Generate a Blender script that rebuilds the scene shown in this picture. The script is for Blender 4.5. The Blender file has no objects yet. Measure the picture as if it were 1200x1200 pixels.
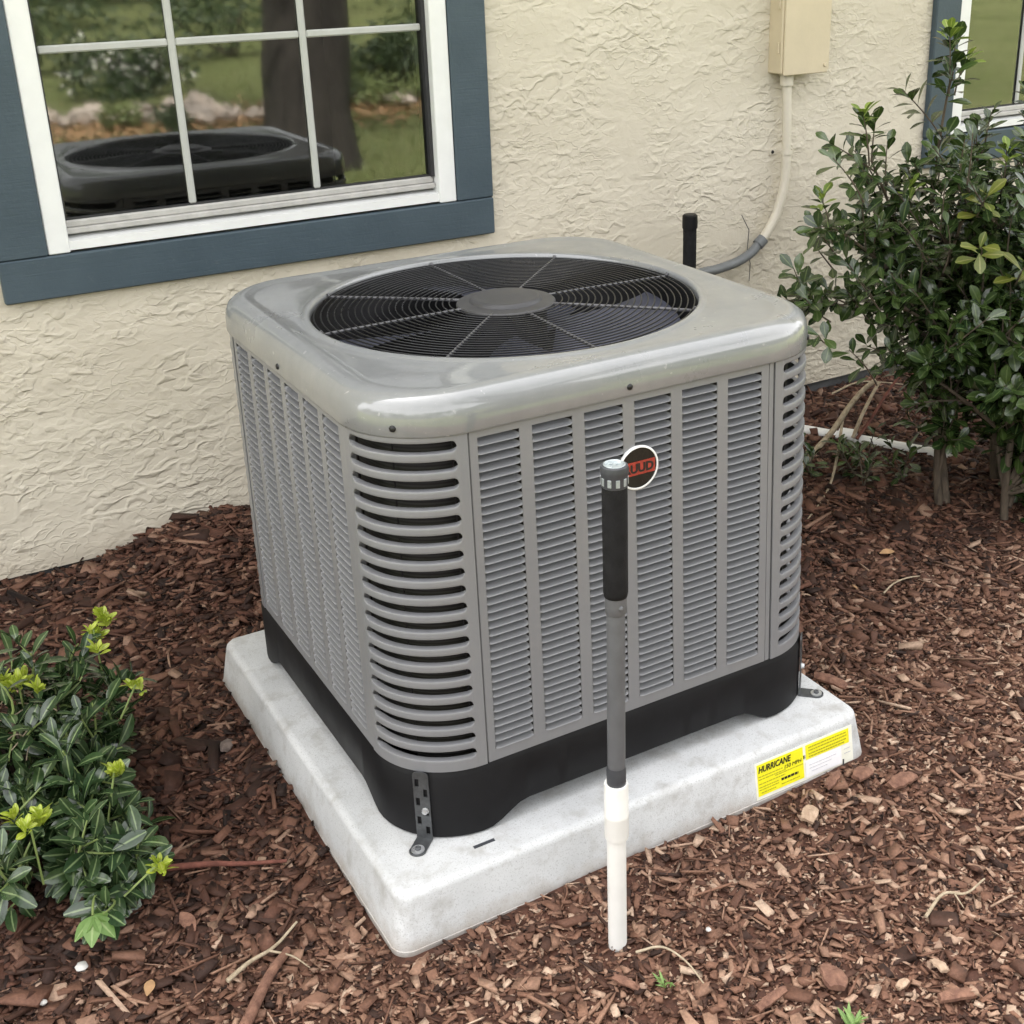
import bpy, math, random
import numpy as np
from mathutils import Vector, Matrix, Euler, Quaternion

S = bpy.context.scene
COL = S.collection
R = math.radians
PI = math.pi

# ------------------------------------------------------------------ camera
CAM_LOC = Vector((-0.91507, -1.77239, 1.32214))
cr = Vector((0.85839, -0.51248, -0.02297)); cu = Vector((0.21110, 0.31207, 0.92631)); cf = Vector((0.46755, 0.79999, -0.37606))
cam_data = bpy.data.cameras.new('camera')
cam = bpy.data.objects.new('camera', cam_data); COL.objects.link(cam)
cam.matrix_world = Matrix(((cr.x, cu.x, -cf.x, CAM_LOC.x), (cr.y, cu.y, -cf.y, CAM_LOC.y), (cr.z, cu.z, -cf.z, CAM_LOC.z), (0, 0, 0, 1)))
cam_data.sensor_width = 36.0
cam_data.lens = 44.455
cam_data.shift_x = -0.05685
cam_data.shift_y = -0.06348
cam_data.clip_start = 0.02
cam_data.clip_end = 1000
S.camera = cam
S.render.resolution_x = 1024; S.render.resolution_y = 1024

# ------------------------------------------------------------------ sky and sun: the sun stands behind the house, wall and unit lie in its open shade
SUN_DIR = Vector((-0.18, 0.46, 0.87)).normalized()
w = bpy.data.worlds.new('World'); S.world = w; w.use_nodes = True
nt = w.node_tree; nt.nodes.clear()
sky = nt.nodes.new('ShaderNodeTexSky'); sky.sky_type = 'NISHITA'; sky.sun_disc = False
sky.sun_elevation = math.asin(SUN_DIR.z); sky.sun_rotation = math.atan2(SUN_DIR.x, SUN_DIR.y)
sky.dust_density = 3.0; sky.air_density = 1.0; sky.ozone_density = 1.0
hs = nt.nodes.new('ShaderNodeHueSaturation'); hs.inputs['Saturation'].default_value = 0.10
bg = nt.nodes.new('ShaderNodeBackground'); bg.inputs['Strength'].default_value = 0.15
wo = nt.nodes.new('ShaderNodeOutputWorld')
tint = nt.nodes.new('ShaderNodeMix'); tint.data_type = 'RGBA'; tint.blend_type = 'MULTIPLY'; tint.inputs[0].default_value = 1.0; tint.inputs[7].default_value = (1.025, 1.0, 0.985, 1)   # thin bright haze
nt.links.new(sky.outputs[0], hs.inputs['Color']); nt.links.new(hs.outputs[0], tint.inputs[6]); nt.links.new(tint.outputs[2], bg.inputs[0]); nt.links.new(bg.outputs[0], wo.inputs[0])
sun_data = bpy.data.lights.new('sun', 'SUN'); sun_data.energy = 2.0; sun_data.angle = R(0.6); sun_data.color = (1.0, 0.96, 0.90)
sun = bpy.data.objects.new('sun', sun_data); COL.objects.link(sun)
sun.rotation_euler = SUN_DIR.to_track_quat('Z', 'Y').to_euler()
S.view_settings.view_transform = 'Standard'; S.view_settings.look = 'None'
S.view_settings.exposure = 2.62; S.view_settings.gamma = 1.0
S.view_settings.use_curve_mapping = False

# ------------------------------------------------------------------ helpers
class MB:
    """collects vertices and faces, builds one mesh object"""
    def __init__(s): s.v = []; s.f = []; s.m = []
    def add(s, V, F, mi=0):
        b = len(s.v); s.v.extend([tuple(map(float, p)) for p in V]); s.f.extend([tuple(i + b for i in f) for f in F]); s.m.extend([mi] * len(F))
    def box(s, lo, hi, mi=0, M=None, bev=0.0):
        x0, y0, z0 = lo; x1, y1, z1 = hi
        if bev <= 0:
            V = [(x, y, z) for z in (z0, z1) for y in (y0, y1) for x in (x0, x1)]
            F = [(0, 2, 3, 1), (4, 5, 7, 6), (0, 1, 5, 4), (2, 6, 7, 3), (0, 4, 6, 2), (1, 3, 7, 5)]
        else:
            V = []; F = []; b = bev; idx = {}
            for ix in (0, 1):
                for iy in (0, 1):
                    for iz in (0, 1):
                        cx = (x0, x1)[ix]; cy = (y0, y1)[iy]; cz = (z0, z1)[iz]
                        dx = b * (1 - 2 * ix); dy = b * (1 - 2 * iy); dz = b * (1 - 2 * iz)
                        idx[ix, iy, iz, 0] = len(V); V.append((cx, cy + dy, cz + dz))
                        idx[ix, iy, iz, 1] = len(V); V.append((cx + dx, cy, cz + dz))
                        idx[ix, iy, iz, 2] = len(V); V.append((cx + dx, cy + dy, cz))
                        F.append(tuple(idx[ix, iy, iz, k] for k in (0, 1, 2)))
            for i in (0, 1):
                F.append(tuple(idx[i, a, c, 0] for a, c in ((0, 0), (1, 0), (1, 1), (0, 1))))
                F.append(tuple(idx[a, i, c, 1] for a, c in ((0, 0), (1, 0), (1, 1), (0, 1))))
                F.append(tuple(idx[a, c, i, 2] for a, c in ((0, 0), (1, 0), (1, 1), (0, 1))))
            for a in (0, 1):
                for c in (0, 1):
                    F.append((idx[0, a, c, 1], idx[0, a, c, 2], idx[1, a, c, 2], idx[1, a, c, 1]))
                    F.append((idx[a, 0, c, 0], idx[a, 0, c, 2], idx[a, 1, c, 2], idx[a, 1, c, 0]))
                    F.append((idx[a, c, 0, 0], idx[a, c, 0, 1], idx[a, c, 1, 1], idx[a, c, 1, 0]))
        if M is not None: V = [M @ Vector(p) for p in V]
        s.add(V, F, mi)
    def tube(s, pts, rad, n=10, mi=0, cap=True):
        P = [Vector(p) for p in pts]; k = len(P)
        rs = rad if hasattr(rad, '__len__') else [rad] * k
        t = (P[1] - P[0]).normalized()
        u = t.orthogonal().normalized(); V = []
        for i in range(k):
            tt = ((P[min(i + 1, k - 1)] - P[i]).normalized() + (P[i] - P[max(i - 1, 0)]).normalized())
            if tt.length < 1e-6: tt = t
            tt.normalize(); u = (u - u.dot(tt) * tt).normalized(); b = tt.cross(u)
            for j in range(n):
                a = 2 * PI * j / n; V.append(P[i] + rs[i] * (math.cos(a) * u + math.sin(a) * b))
        F = [(i * n + j, i * n + (j + 1) % n, (i + 1) * n + (j + 1) % n, (i + 1) * n + j) for i in range(k - 1) for j in range(n)]
        if cap: F.append(tuple(range(n))[::-1]); F.append(tuple((k - 1) * n + j for j in range(n)))
        s.add(V, F, mi)
    def lathe(s, prof, c=(0, 0, 0), n=32, mi=0, axis=None):
        """prof: list of (r, z) about axis through c (default +z)"""
        q = Vector((0, 0, 1)).rotation_difference(Vector(axis)).to_matrix() if axis is not None else Matrix.Identity(3)
        c = Vector(c); V = []; k = len(prof)
        for r, z in prof:
            for j in range(n):
                a = 2 * PI * j / n; V.append(c + q @ Vector((r * math.cos(a), r * math.sin(a), z)))
        F = [(i * n + j, i * n + (j + 1) % n, (i + 1) * n + (j + 1) % n, (i + 1) * n + j) for i in range(k - 1) for j in range(n)]
        s.add(V, F, mi)
    def rings(s, rings, closed=True, mi=0):
        n = len(rings[0]); V = [p for r in rings for p in r]; m = n if closed else n - 1
        F = [(i * n + j, i * n + (j + 1) % n, (i + 1) * n + (j + 1) % n, (i + 1) * n + j) for i in range(len(rings) - 1) for j in range(m)]
        s.add(V, F, mi)
    def plate(s, xs, zs, hole, M, th, mi=0):
        """plate on a grid xs x zs in local x,z, thickness th along -y..0, cells with hole(i,j) left open"""
        nx, nz = len(xs) - 1, len(zs) - 1
        solid = lambda i, j: 0 <= i < nx and 0 <= j < nz and not hole(i, j)
        for i in range(nx):
            for j in range(nz):
                if not solid(i, j): continue
                x0, x1, z0, z1 = xs[i], xs[i + 1], zs[j], zs[j + 1]
                Q = []
                Q.append([(x0, 0, z0), (x1, 0, z0), (x1, 0, z1), (x0, 0, z1)]); Q.append([(x0, th, z0), (x0, th, z1), (x1, th, z1), (x1, th, z0)])
                if not solid(i - 1, j): Q.append([(x0, 0, z0), (x0, 0, z1), (x0, th, z1), (x0, th, z0)])
                if not solid(i + 1, j): Q.append([(x1, 0, z0), (x1, th, z0), (x1, th, z1), (x1, 0, z1)])
                if not solid(i, j - 1): Q.append([(x0, 0, z0), (x0, th, z0), (x1, th, z0), (x1, 0, z0)])
                if not solid(i, j + 1): Q.append([(x0, 0, z1), (x1, 0, z1), (x1, th, z1), (x0, th, z1)])
                for q in Q: s.add([M @ Vector(p) for p in q], [(0, 1, 2, 3)], mi)

ORG = {}
def setp(o, label=None, cat=None, group=None, kind=None):
    if label: o['label'] = label
    if cat: o['category'] = cat
    if group: o['group'] = group
    if kind: o['kind'] = kind
    return o
def empty(name, loc, label, cat, group=None):
    o = bpy.data.objects.new(name, None); COL.objects.link(o); o.location = loc; o.empty_display_size = 0.05
    ORG[o.name] = Vector(loc); return setp(o, label, cat, group)
def make_mesh(name, V, F, mats, smooth=None, mi=None, org=(0, 0, 0)):
    me = bpy.data.meshes.new(name)
    V = np.asarray(V, float) - np.asarray(org, float)
    me.from_pydata(V.tolist(), [], F)
    for m in (mats if isinstance(mats, (list, tuple)) else [mats]): me.materials.append(m)
    if mi is not None and any(mi): me.polygons.foreach_set('material_index', mi)
    if smooth is not None:
        me.polygons.foreach_set('use_smooth', [True] * len(me.polygons))
        if smooth < 179: me.set_sharp_from_angle(angle=R(smooth))
    me.update(); return me
def obj(name, mb, mats, parent=None, loc=None, smooth=35, **tags):
    """one mesh object; vertices given in world space"""
    org = Vector(loc) if loc is not None else (ORG[parent.name] if parent else Vector((0, 0, 0)))
    me = make_mesh(name, mb.v, mb.f, mats, smooth, mb.m, org)
    return place(name, me, parent, org, **tags)
def place(name, me, parent=None, world=(0, 0, 0), rot=None, **tags):
    o = bpy.data.objects.new(name, me); COL.objects.link(o)
    if parent:
        o.parent = parent; o.location = Vector(world) - ORG[parent.name]
    else: o.location = world
    if rot is not None: o.rotation_euler = rot
    ORG[o.name] = Vector(world); setp(o, **tags); return o
def tri_mesh(name, V, F, mat, org=(0, 0, 0), attr=None):
    """fast numpy mesh: V (n,3), F (m,k)"""
    V = np.asarray(V, np.float32) - np.asarray(org, np.float32); F = np.asarray(F, np.int32); k = F.shape[1]
    me = bpy.data.meshes.new(name)
    me.vertices.add(len(V)); me.vertices.foreach_set('co', V.ravel())
    me.loops.add(F.size); me.loops.foreach_set('vertex_index', F.ravel())
    me.polygons.add(len(F)); me.polygons.foreach_set('loop_start', np.arange(0, F.size, k, dtype=np.int32))
    me.materials.append(mat); me.update(calc_edges=True)
    if attr:
        for n, a in attr.items():
            at = me.attributes.new(n, 'FLOAT', 'POINT'); at.data.foreach_set('value', np.asarray(a, np.float32))
    return me
def bez(p0, p1, p2, n):
    p0, p1, p2 = Vector(p0), Vector(p1), Vector(p2)
    return [(1 - t) ** 2 * p0 + 2 * t * (1 - t) * p1 + t * t * p2 for t in [i / n for i in range(n + 1)]]
def catmull(P, n=6):
    P = [Vector(p) for p in P]; Q = [2 * P[0] - P[1]] + P + [2 * P[-1] - P[-2]]; out = []
    for i in range(1, len(Q) - 2):
        for k in range(n):
            t = k / n; a, b, c, d = Q[i - 1], Q[i], Q[i + 1], Q[i + 2]
            out.append(0.5 * (2 * b + (c - a) * t + (2 * a - 5 * b + 4 * c - d) * t * t + (3 * b - a - 3 * c + d) * t ** 3))
    out.append(P[-1]); return out
def sstep(a, b, x):
    t = np.clip((np.asarray(x, float) - a) / (b - a), 0, 1); return t * t * (3 - 2 * t)

# ------------------------------------------------------------------ materials
def nodes(name):
    m = bpy.data.materials.new(name); m.use_nodes = True; t = m.node_tree
    return m, t, t.nodes['Principled BSDF'], t.nodes, t.links
def texco(N, L, scale=None, out='Object'):
    c = N.new('ShaderNodeTexCoord'); mp = N.new('ShaderNodeMapping'); L.new(c.outputs[out], mp.inputs['Vector'])
    if scale is not None: mp.inputs['Scale'].default_value = scale if hasattr(scale, '__len__') else (scale,) * 3
    return mp.outputs[0]
def noise(N, L, vec, scale, detail=3, rough=0.5, dist=0.0):
    n = N.new('ShaderNodeTexNoise'); L.new(vec, n.inputs['Vector']); n.inputs['Scale'].default_value = scale
    n.inputs['Detail'].default_value = detail; n.inputs['Roughness'].default_value = rough; n.inputs['Distortion'].default_value = dist
    return n.outputs['Fac']
def ramp(N, L, fac, stops, interp='LINEAR'):
    r = N.new('ShaderNodeValToRGB'); r.color_ramp.interpolation = interp; e = r.color_ramp.elements
    while len(e) < len(stops): e.new(0.5)
    for x, (p, c) in zip(e, stops):
        x.position = p; x.color = (c, c, c, 1) if not hasattr(c, '__len__') else (*c, 1)
    L.new(fac, r.inputs[0]); return r.outputs[0]
def mixc(N, L, fac, a, b, mode='MIX'):
    m = N.new('ShaderNodeMix'); m.data_type = 'RGBA'; m.blend_type = mode
    for s, v in ((0, fac), (6, a), (7, b)):
        if isinstance(v, bpy.types.NodeSocket): L.new(v, m.inputs[s])
        elif s == 0: m.inputs[0].default_value = v
        else: m.inputs[s].default_value = (*v, 1)
    return m.outputs[2]
def mth(N, L, op, a, b=None, clamp=False):
    m = N.new('ShaderNodeMath'); m.operation = op; m.use_clamp = clamp
    for i, v in enumerate((a, b)):
        if v is None: continue
        if isinstance(v, bpy.types.NodeSocket): L.new(v, m.inputs[i])
        else: m.inputs[i].default_value = v
    return m.outputs[0]
def bump(N, L, h, p, strength=0.5, dist=0.002):
    b = N.new('ShaderNodeBump'); b.inputs['Strength'].default_value = strength; b.inputs['Distance'].default_value = dist
    L.new(h, b.inputs['Height']); L.new(b.outputs[0], p.inputs['Normal'])
def simple(name, col, rough=0.5, var=0.12, scale=30, bmp=0.0, metal=0.0, spec=0.5, coat=0.0, bscale=None, rvar=0.1):
    m, t, p, N, L = nodes(name); v = texco(N, L)
    f = noise(N, L, v, scale, 5, 0.6)
    L.new(mixc(N, L, ramp(N, L, f, [(0.3, 0.0), (0.7, 1.0)]), tuple(c * (1 - var) for c in col), tuple(min(1, c * (1 + var)) for c in col)), p.inputs['Base Color'])
    L.new(ramp(N, L, noise(N, L, v, scale * 0.4, 4), [(0.3, max(0.02, rough - rvar)), (0.7, min(1, rough + rvar))]), p.inputs['Roughness'])
    p.inputs['Metallic'].default_value = metal; p.inputs['Specular IOR Level'].default_value = spec
    p.inputs['Coat Weight'].default_value = coat
    if bmp: bump(N, L, noise(N, L, v, bscale or scale * 4, 4, 0.6), p, bmp, 0.002)
    return m

def m_stucco():
    m, t, p, N, L = nodes('stucco'); v = texco(N, L, (0.85, 1, 1.35))
    warp = N.new('ShaderNodeTexNoise'); L.new(v, warp.inputs['Vector']); warp.inputs['Scale'].default_value = 14; warp.inputs['Detail'].default_value = 3
    vm = N.new('ShaderNodeVectorMath'); vm.operation = 'MULTIPLY_ADD'; L.new(warp.outputs['Color'], vm.inputs[0]); vm.inputs[1].default_value = (0.034, 0.034, 0.034); L.new(v, vm.inputs[2])
    wv = vm.outputs[0]
    a = noise(N, L, wv, 9, 2.5, 0.5, 0.4)
    plat = ramp(N, L, a, [(0.42, 0.0), (0.49, 0.55), (0.55, 0.62), (0.60, 1.0), (0.7, 1.0)])
    b = noise(N, L, wv, 19, 1.4, 0.45, 0.25)
    ridge = ramp(N, L, b, [(0.41, 0.0), (0.48, 0.8), (0.505, 1.0), (0.53, 0.8), (0.59, 0.0)])
    msk = ramp(N, L, noise(N, L, v, 5.5, 3), [(0.40, 0.0), (0.60, 1.0)])
    b2 = noise(N, L, wv, 36, 1.6, 0.45, 0.2)
    ridge2 = ramp(N, L, b2, [(0.44, 0.0), (0.5, 1.0), (0.55, 0.0)])
    msk2 = ramp(N, L, noise(N, L, v, 6.0, 3, 0.5, 0.5), [(0.42, 0.0), (0.62, 1.0)])
    fine = noise(N, L, v, 240, 3, 0.6)
    blob = ramp(N, L, noise(N, L, v, 31, 1.5, 0.4, 0.3), [(0.50, 0.0), (0.56, 0.75), (0.64, 1.0)], 'EASE')
    h = mth(N, L, 'MULTIPLY', plat, 0.45)
    h = mth(N, L, 'ADD', h, mth(N, L, 'MULTIPLY', mth(N, L, 'MULTIPLY', ridge, msk), 0.62))
    h = mth(N, L, 'ADD', h, mth(N, L, 'MULTIPLY', mth(N, L, 'MULTIPLY', ridge2, msk2), 0.30))
    h = mth(N, L, 'ADD', h, mth(N, L, 'MULTIPLY', mth(N, L, 'MULTIPLY', blob, msk), 0.55))
    h = mth(N, L, 'ADD', h, mth(N, L, 'MULTIPLY', fine, 0.08))
    h = mth(N, L, 'ADD', h, mth(N, L, 'MULTIPLY', noise(N, L, v, 75, 4, 0.6), 0.20))
    bump(N, L, h, p, 0.85, 0.0043)
    big = noise(N, L, v, 2.2, 4)
    c = mixc(N, L, ramp(N, L, big, [(0.35, 0.0), (0.65, 1.0)]), (0.58, 0.53, 0.43), (0.64, 0.59, 0.485))
    c = mixc(N, L, mth(N, L, 'MULTIPLY', ramp(N, L, noise(N, L, v, 45, 4), [(0.5, 0.0), (0.8, 1.0)]), 0.25), c, (0.47, 0.41, 0.31))
    # splash dirt that has settled on the lowest stucco
    sx = N.new('ShaderNodeSeparateXYZ'); L.new(v, sx.inputs[0])
    low = ramp(N, L, mth(N, L, 'ADD', sx.outputs[2], mth(N, L, 'MULTIPLY', noise(N, L, v, 12, 4), 0.12)), [(0.10, 0.55), (0.30, 0.0)])
    L.new(mixc(N, L, low, c, (0.36, 0.29, 0.20)), p.inputs['Base Color'])
    p.inputs['Roughness'].default_value = 0.85; p.inputs['Specular IOR Level'].default_value = 0.25
    return m
def m_mulch(name='mulch_chips', chip=True):
    m, t, p, N, L = nodes(name); v = texco(N, L)
    if chip:
        g = N.new('ShaderNodeNewGeometry'); rnd = g.outputs['Random Per Island']
    else: rnd = noise(N, L, v, 60, 4, 0.7)
    at = N.new('ShaderNodeAttribute'); at.attribute_name = 'pale_tone'
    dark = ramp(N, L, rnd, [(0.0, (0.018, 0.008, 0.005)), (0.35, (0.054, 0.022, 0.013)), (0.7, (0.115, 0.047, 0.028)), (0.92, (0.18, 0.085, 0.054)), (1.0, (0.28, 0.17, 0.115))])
    pale_tone = ramp(N, L, rnd, [(0.0, (0.035, 0.016, 0.010)), (0.3, (0.135, 0.062, 0.038)), (0.6, (0.24, 0.122, 0.076)), (0.85, (0.37, 0.225, 0.150)), (1.0, (0.60, 0.44, 0.32))])
    c = mixc(N, L, at.outputs['Fac'], dark, pale_tone) if chip else dark
    gr = noise(N, L, texco(N, L, (1, 1, 1)), 220, 3, 0.6)
    c = mixc(N, L, 0.55, c, ramp(N, L, gr, [(0.3, 0.35), (0.7, 1.0)]), 'MULTIPLY')
    L.new(c, p.inputs['Base Color']); p.inputs['Roughness'].default_value = 0.75; p.inputs['Specular IOR Level'].default_value = 0.35
    bump(N, L, gr, p, 0.5, 0.002)
    return m
def m_leaf(name, c0, c1, rib, rough=0.38, trans=0.12, island=False):
    m, t, p, N, L = nodes(name)
    if island: rnd = N.new('ShaderNodeNewGeometry').outputs['Random Per Island']
    else: rnd = N.new('ShaderNodeObjectInfo').outputs['Random']
    at = N.new('ShaderNodeAttribute'); at.attribute_name = 'mid'
    v = texco(N, L)
    c = mixc(N, L, rnd, c0, c1)
    c = mixc(N, L, ramp(N, L, noise(N, L, v, 180, 2), [(0.4, 0.0), (0.8, 0.35)]), c, tuple(x * 0.5 for x in c0))
    c = mixc(N, L, ramp(N, L, at.outputs['Fac'], [(0.80, 0.0), (0.97, 1.0)]), c, rib)
    L.new(c, p.inputs['Base Color']); p.inputs['Roughness'].default_value = rough; p.inputs['Specular IOR Level'].default_value = 0.75
    bump(N, L, noise(N, L, v, 260, 2), p, 0.25, 0.0012)
    tr = N.new('ShaderNodeBsdfTranslucent'); L.new(c, tr.inputs['Color'])
    mx = N.new('ShaderNodeMixShader'); mx.inputs[0].default_value = trans
    L.new(p.outputs[0], mx.inputs[1]); L.new(tr.outputs[0], mx.inputs[2]); L.new(mx.outputs[0], N['Material Output'].inputs['Surface'])
    return m
def m_glass():
    m, t, p, N, L = nodes('window_glass'); N.remove(p)
    fr = N.new('ShaderNodeFresnel'); fr.inputs['IOR'].default_value = 2.3
    gl = N.new('ShaderNodeBsdfGlossy'); gl.inputs['Roughness'].default_value = 0.03; gl.inputs['Color'].default_value = (0.98, 1, 0.98, 1)
    tr = N.new('ShaderNodeBsdfTransparent'); tr.inputs['Color'].default_value = (0.80, 0.84, 0.82, 1)
    v = texco(N, L); b = N.new('ShaderNodeBump'); b.inputs['Strength'].default_value = 0.2; b.inputs['Distance'].default_value = 0.002
    L.new(noise(N, L, v, 5, 1), b.inputs['Height']); L.new(b.outputs[0], gl.inputs['Normal'])
    mx = N.new('ShaderNodeMixShader'); L.new(fr.outputs[0], mx.inputs[0]); L.new(tr.outputs[0], mx.inputs[1]); L.new(gl.outputs[0], mx.inputs[2])
    L.new(mx.outputs[0], N['Material Output'].inputs['Surface']); return m
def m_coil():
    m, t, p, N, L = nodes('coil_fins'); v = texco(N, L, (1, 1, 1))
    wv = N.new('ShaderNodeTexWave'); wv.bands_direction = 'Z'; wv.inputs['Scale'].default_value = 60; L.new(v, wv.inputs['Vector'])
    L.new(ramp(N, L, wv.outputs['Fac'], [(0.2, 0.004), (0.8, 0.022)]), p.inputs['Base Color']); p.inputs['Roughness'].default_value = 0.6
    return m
def m_pad():
    m, t, p, N, L = nodes('pad_shell'); v = texco(N, L)
    c = mixc(N, L, ramp(N, L, noise(N, L, v, 6, 6, 0.6), [(0.3, 0.0), (0.7, 1.0)]), (0.47, 0.48, 0.48), (0.60, 0.61, 0.61))
    c = mixc(N, L, ramp(N, L, noise(N, L, v, 420, 2), [(0.56, 0.0), (0.70, 0.55)]), c, (0.27, 0.27, 0.265))
    c = mixc(N, L, ramp(N, L, noise(N, L, v, 22, 6, 0.65), [(0.50, 0.0), (0.70, 0.75)]), c, (0.35, 0.34, 0.32))
    sx = N.new('ShaderNodeSeparateXYZ'); L.new(v, sx.inputs[0])
    low = ramp(N, L, mth(N, L, 'ADD', sx.outputs[2], mth(N, L, 'MULTIPLY', noise(N, L, v, 25, 6, 0.7), 0.06)), [(0.025, 0.75), (0.060, 0.0)])
    c = mixc(N, L, low, c, (0.32, 0.27, 0.22))
    L.new(c, p.inputs['Base Color']); p.inputs['Roughness'].default_value = 0.7; p.inputs['Specular IOR Level'].default_value = 0.3
    bump(N, L, noise(N, L, v, 500, 3, 0.7), p, 0.4, 0.0015); return m
def m_lawn():
    m, t, p, N, L = nodes('lawn_grass'); v = texco(N, L)
    c = mixc(N, L, ramp(N, L, noise(N, L, v, 0.5, 5, 0.6), [(0.35, 0.0), (0.65, 1.0)]), (0.16, 0.195, 0.065), (0.25, 0.275, 0.11))
    c = mixc(N, L, ramp(N, L, noise(N, L, v, 9, 5, 0.7), [(0.45, 0.0), (0.7, 0.7)]), c, (0.29, 0.27, 0.15))
    L.new(c, p.inputs['Base Color']); p.inputs['Roughness'].default_value = 0.9; p.inputs['Specular IOR Level'].default_value = 0.1
    bump(N, L, noise(N, L, v, 30, 5, 0.7), p, 1.0, 0.05); return m
def m_bark(name, c0, c1, sc=40):
    m, t, p, N, L = nodes(name); v = texco(N, L, (1, 1, 0.22)); f = noise(N, L, v, sc, 6, 0.65)
    L.new(ramp(N, L, f, [(0.3, c0), (0.7, c1)]), p.inputs['Base Color']); p.inputs['Roughness'].default_value = 0.9
    bump(N, L, f, p, 0.9, 0.4 / sc); return m

def m_paint(name, col, rough, coat, crough, dust, dustcol, cior=1.5, spots=0.0):
    m, t, p, N, L = nodes(name); v = texco(N, L)
    st = noise(N, L, texco(N, L, (60, 60, 3.0)), 1.0, 4, 0.6)            # vertical run-off streaks
    c = mixc(N, L, ramp(N, L, st, [(0.45, 0.0), (0.8, 0.30)]), col, tuple(x * 0.78 for x in col))
    c = mixc(N, L, ramp(N, L, noise(N, L, v, 7, 6, 0.65), [(0.45, 0.0), (0.75, dust)]), c, dustcol)
    c = mixc(N, L, ramp(N, L, noise(N, L, v, 330, 2), [(0.66, 0.0), (0.74, 0.35)]), c, dustcol)
    c = mixc(N, L, ramp(N, L, noise(N, L, v, 95, 2, 0.4), [(0.72, 0.0), (0.76, spots)]), c, (0.46, 0.46, 0.44))      # dried rain spots
    L.new(c, p.inputs['Base Color'])
    L.new(ramp(N, L, noise(N, L, v, 11, 5, 0.65), [(0.35, rough - 0.08), (0.7, rough + 0.14)]), p.inputs['Roughness'])
    p.inputs['Coat Weight'].default_value = coat; p.inputs['Coat Roughness'].default_value = crough; p.inputs['Coat IOR'].default_value = cior
    bump(N, L, noise(N, L, v, 700, 3), p, 0.04, 0.001)
    return m
def m_trim():
    m, t, p, N, L = nodes('blue_trim_paint'); v = texco(N, L)
    c = mixc(N, L, ramp(N, L, noise(N, L, v, 9, 5), [(0.35, 0.0), (0.7, 1.0)]), (0.045, 0.069, 0.088), (0.056, 0.083, 0.104))
    c = mixc(N, L, ramp(N, L, noise(N, L, v, 60, 5, 0.7), [(0.62, 0.0), (0.78, 0.5)]), c, (0.10, 0.12, 0.13))
    L.new(c, p.inputs['Base Color']); p.inputs['Roughness'].default_value = 0.5
    h = mth(N, L, 'ADD', noise(N, L, texco(N, L, (14, 400, 400)), 1.0, 3), noise(N, L, v, 120, 4)); bump(N, L, h, p, 0.35, 0.0015); return m
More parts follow.
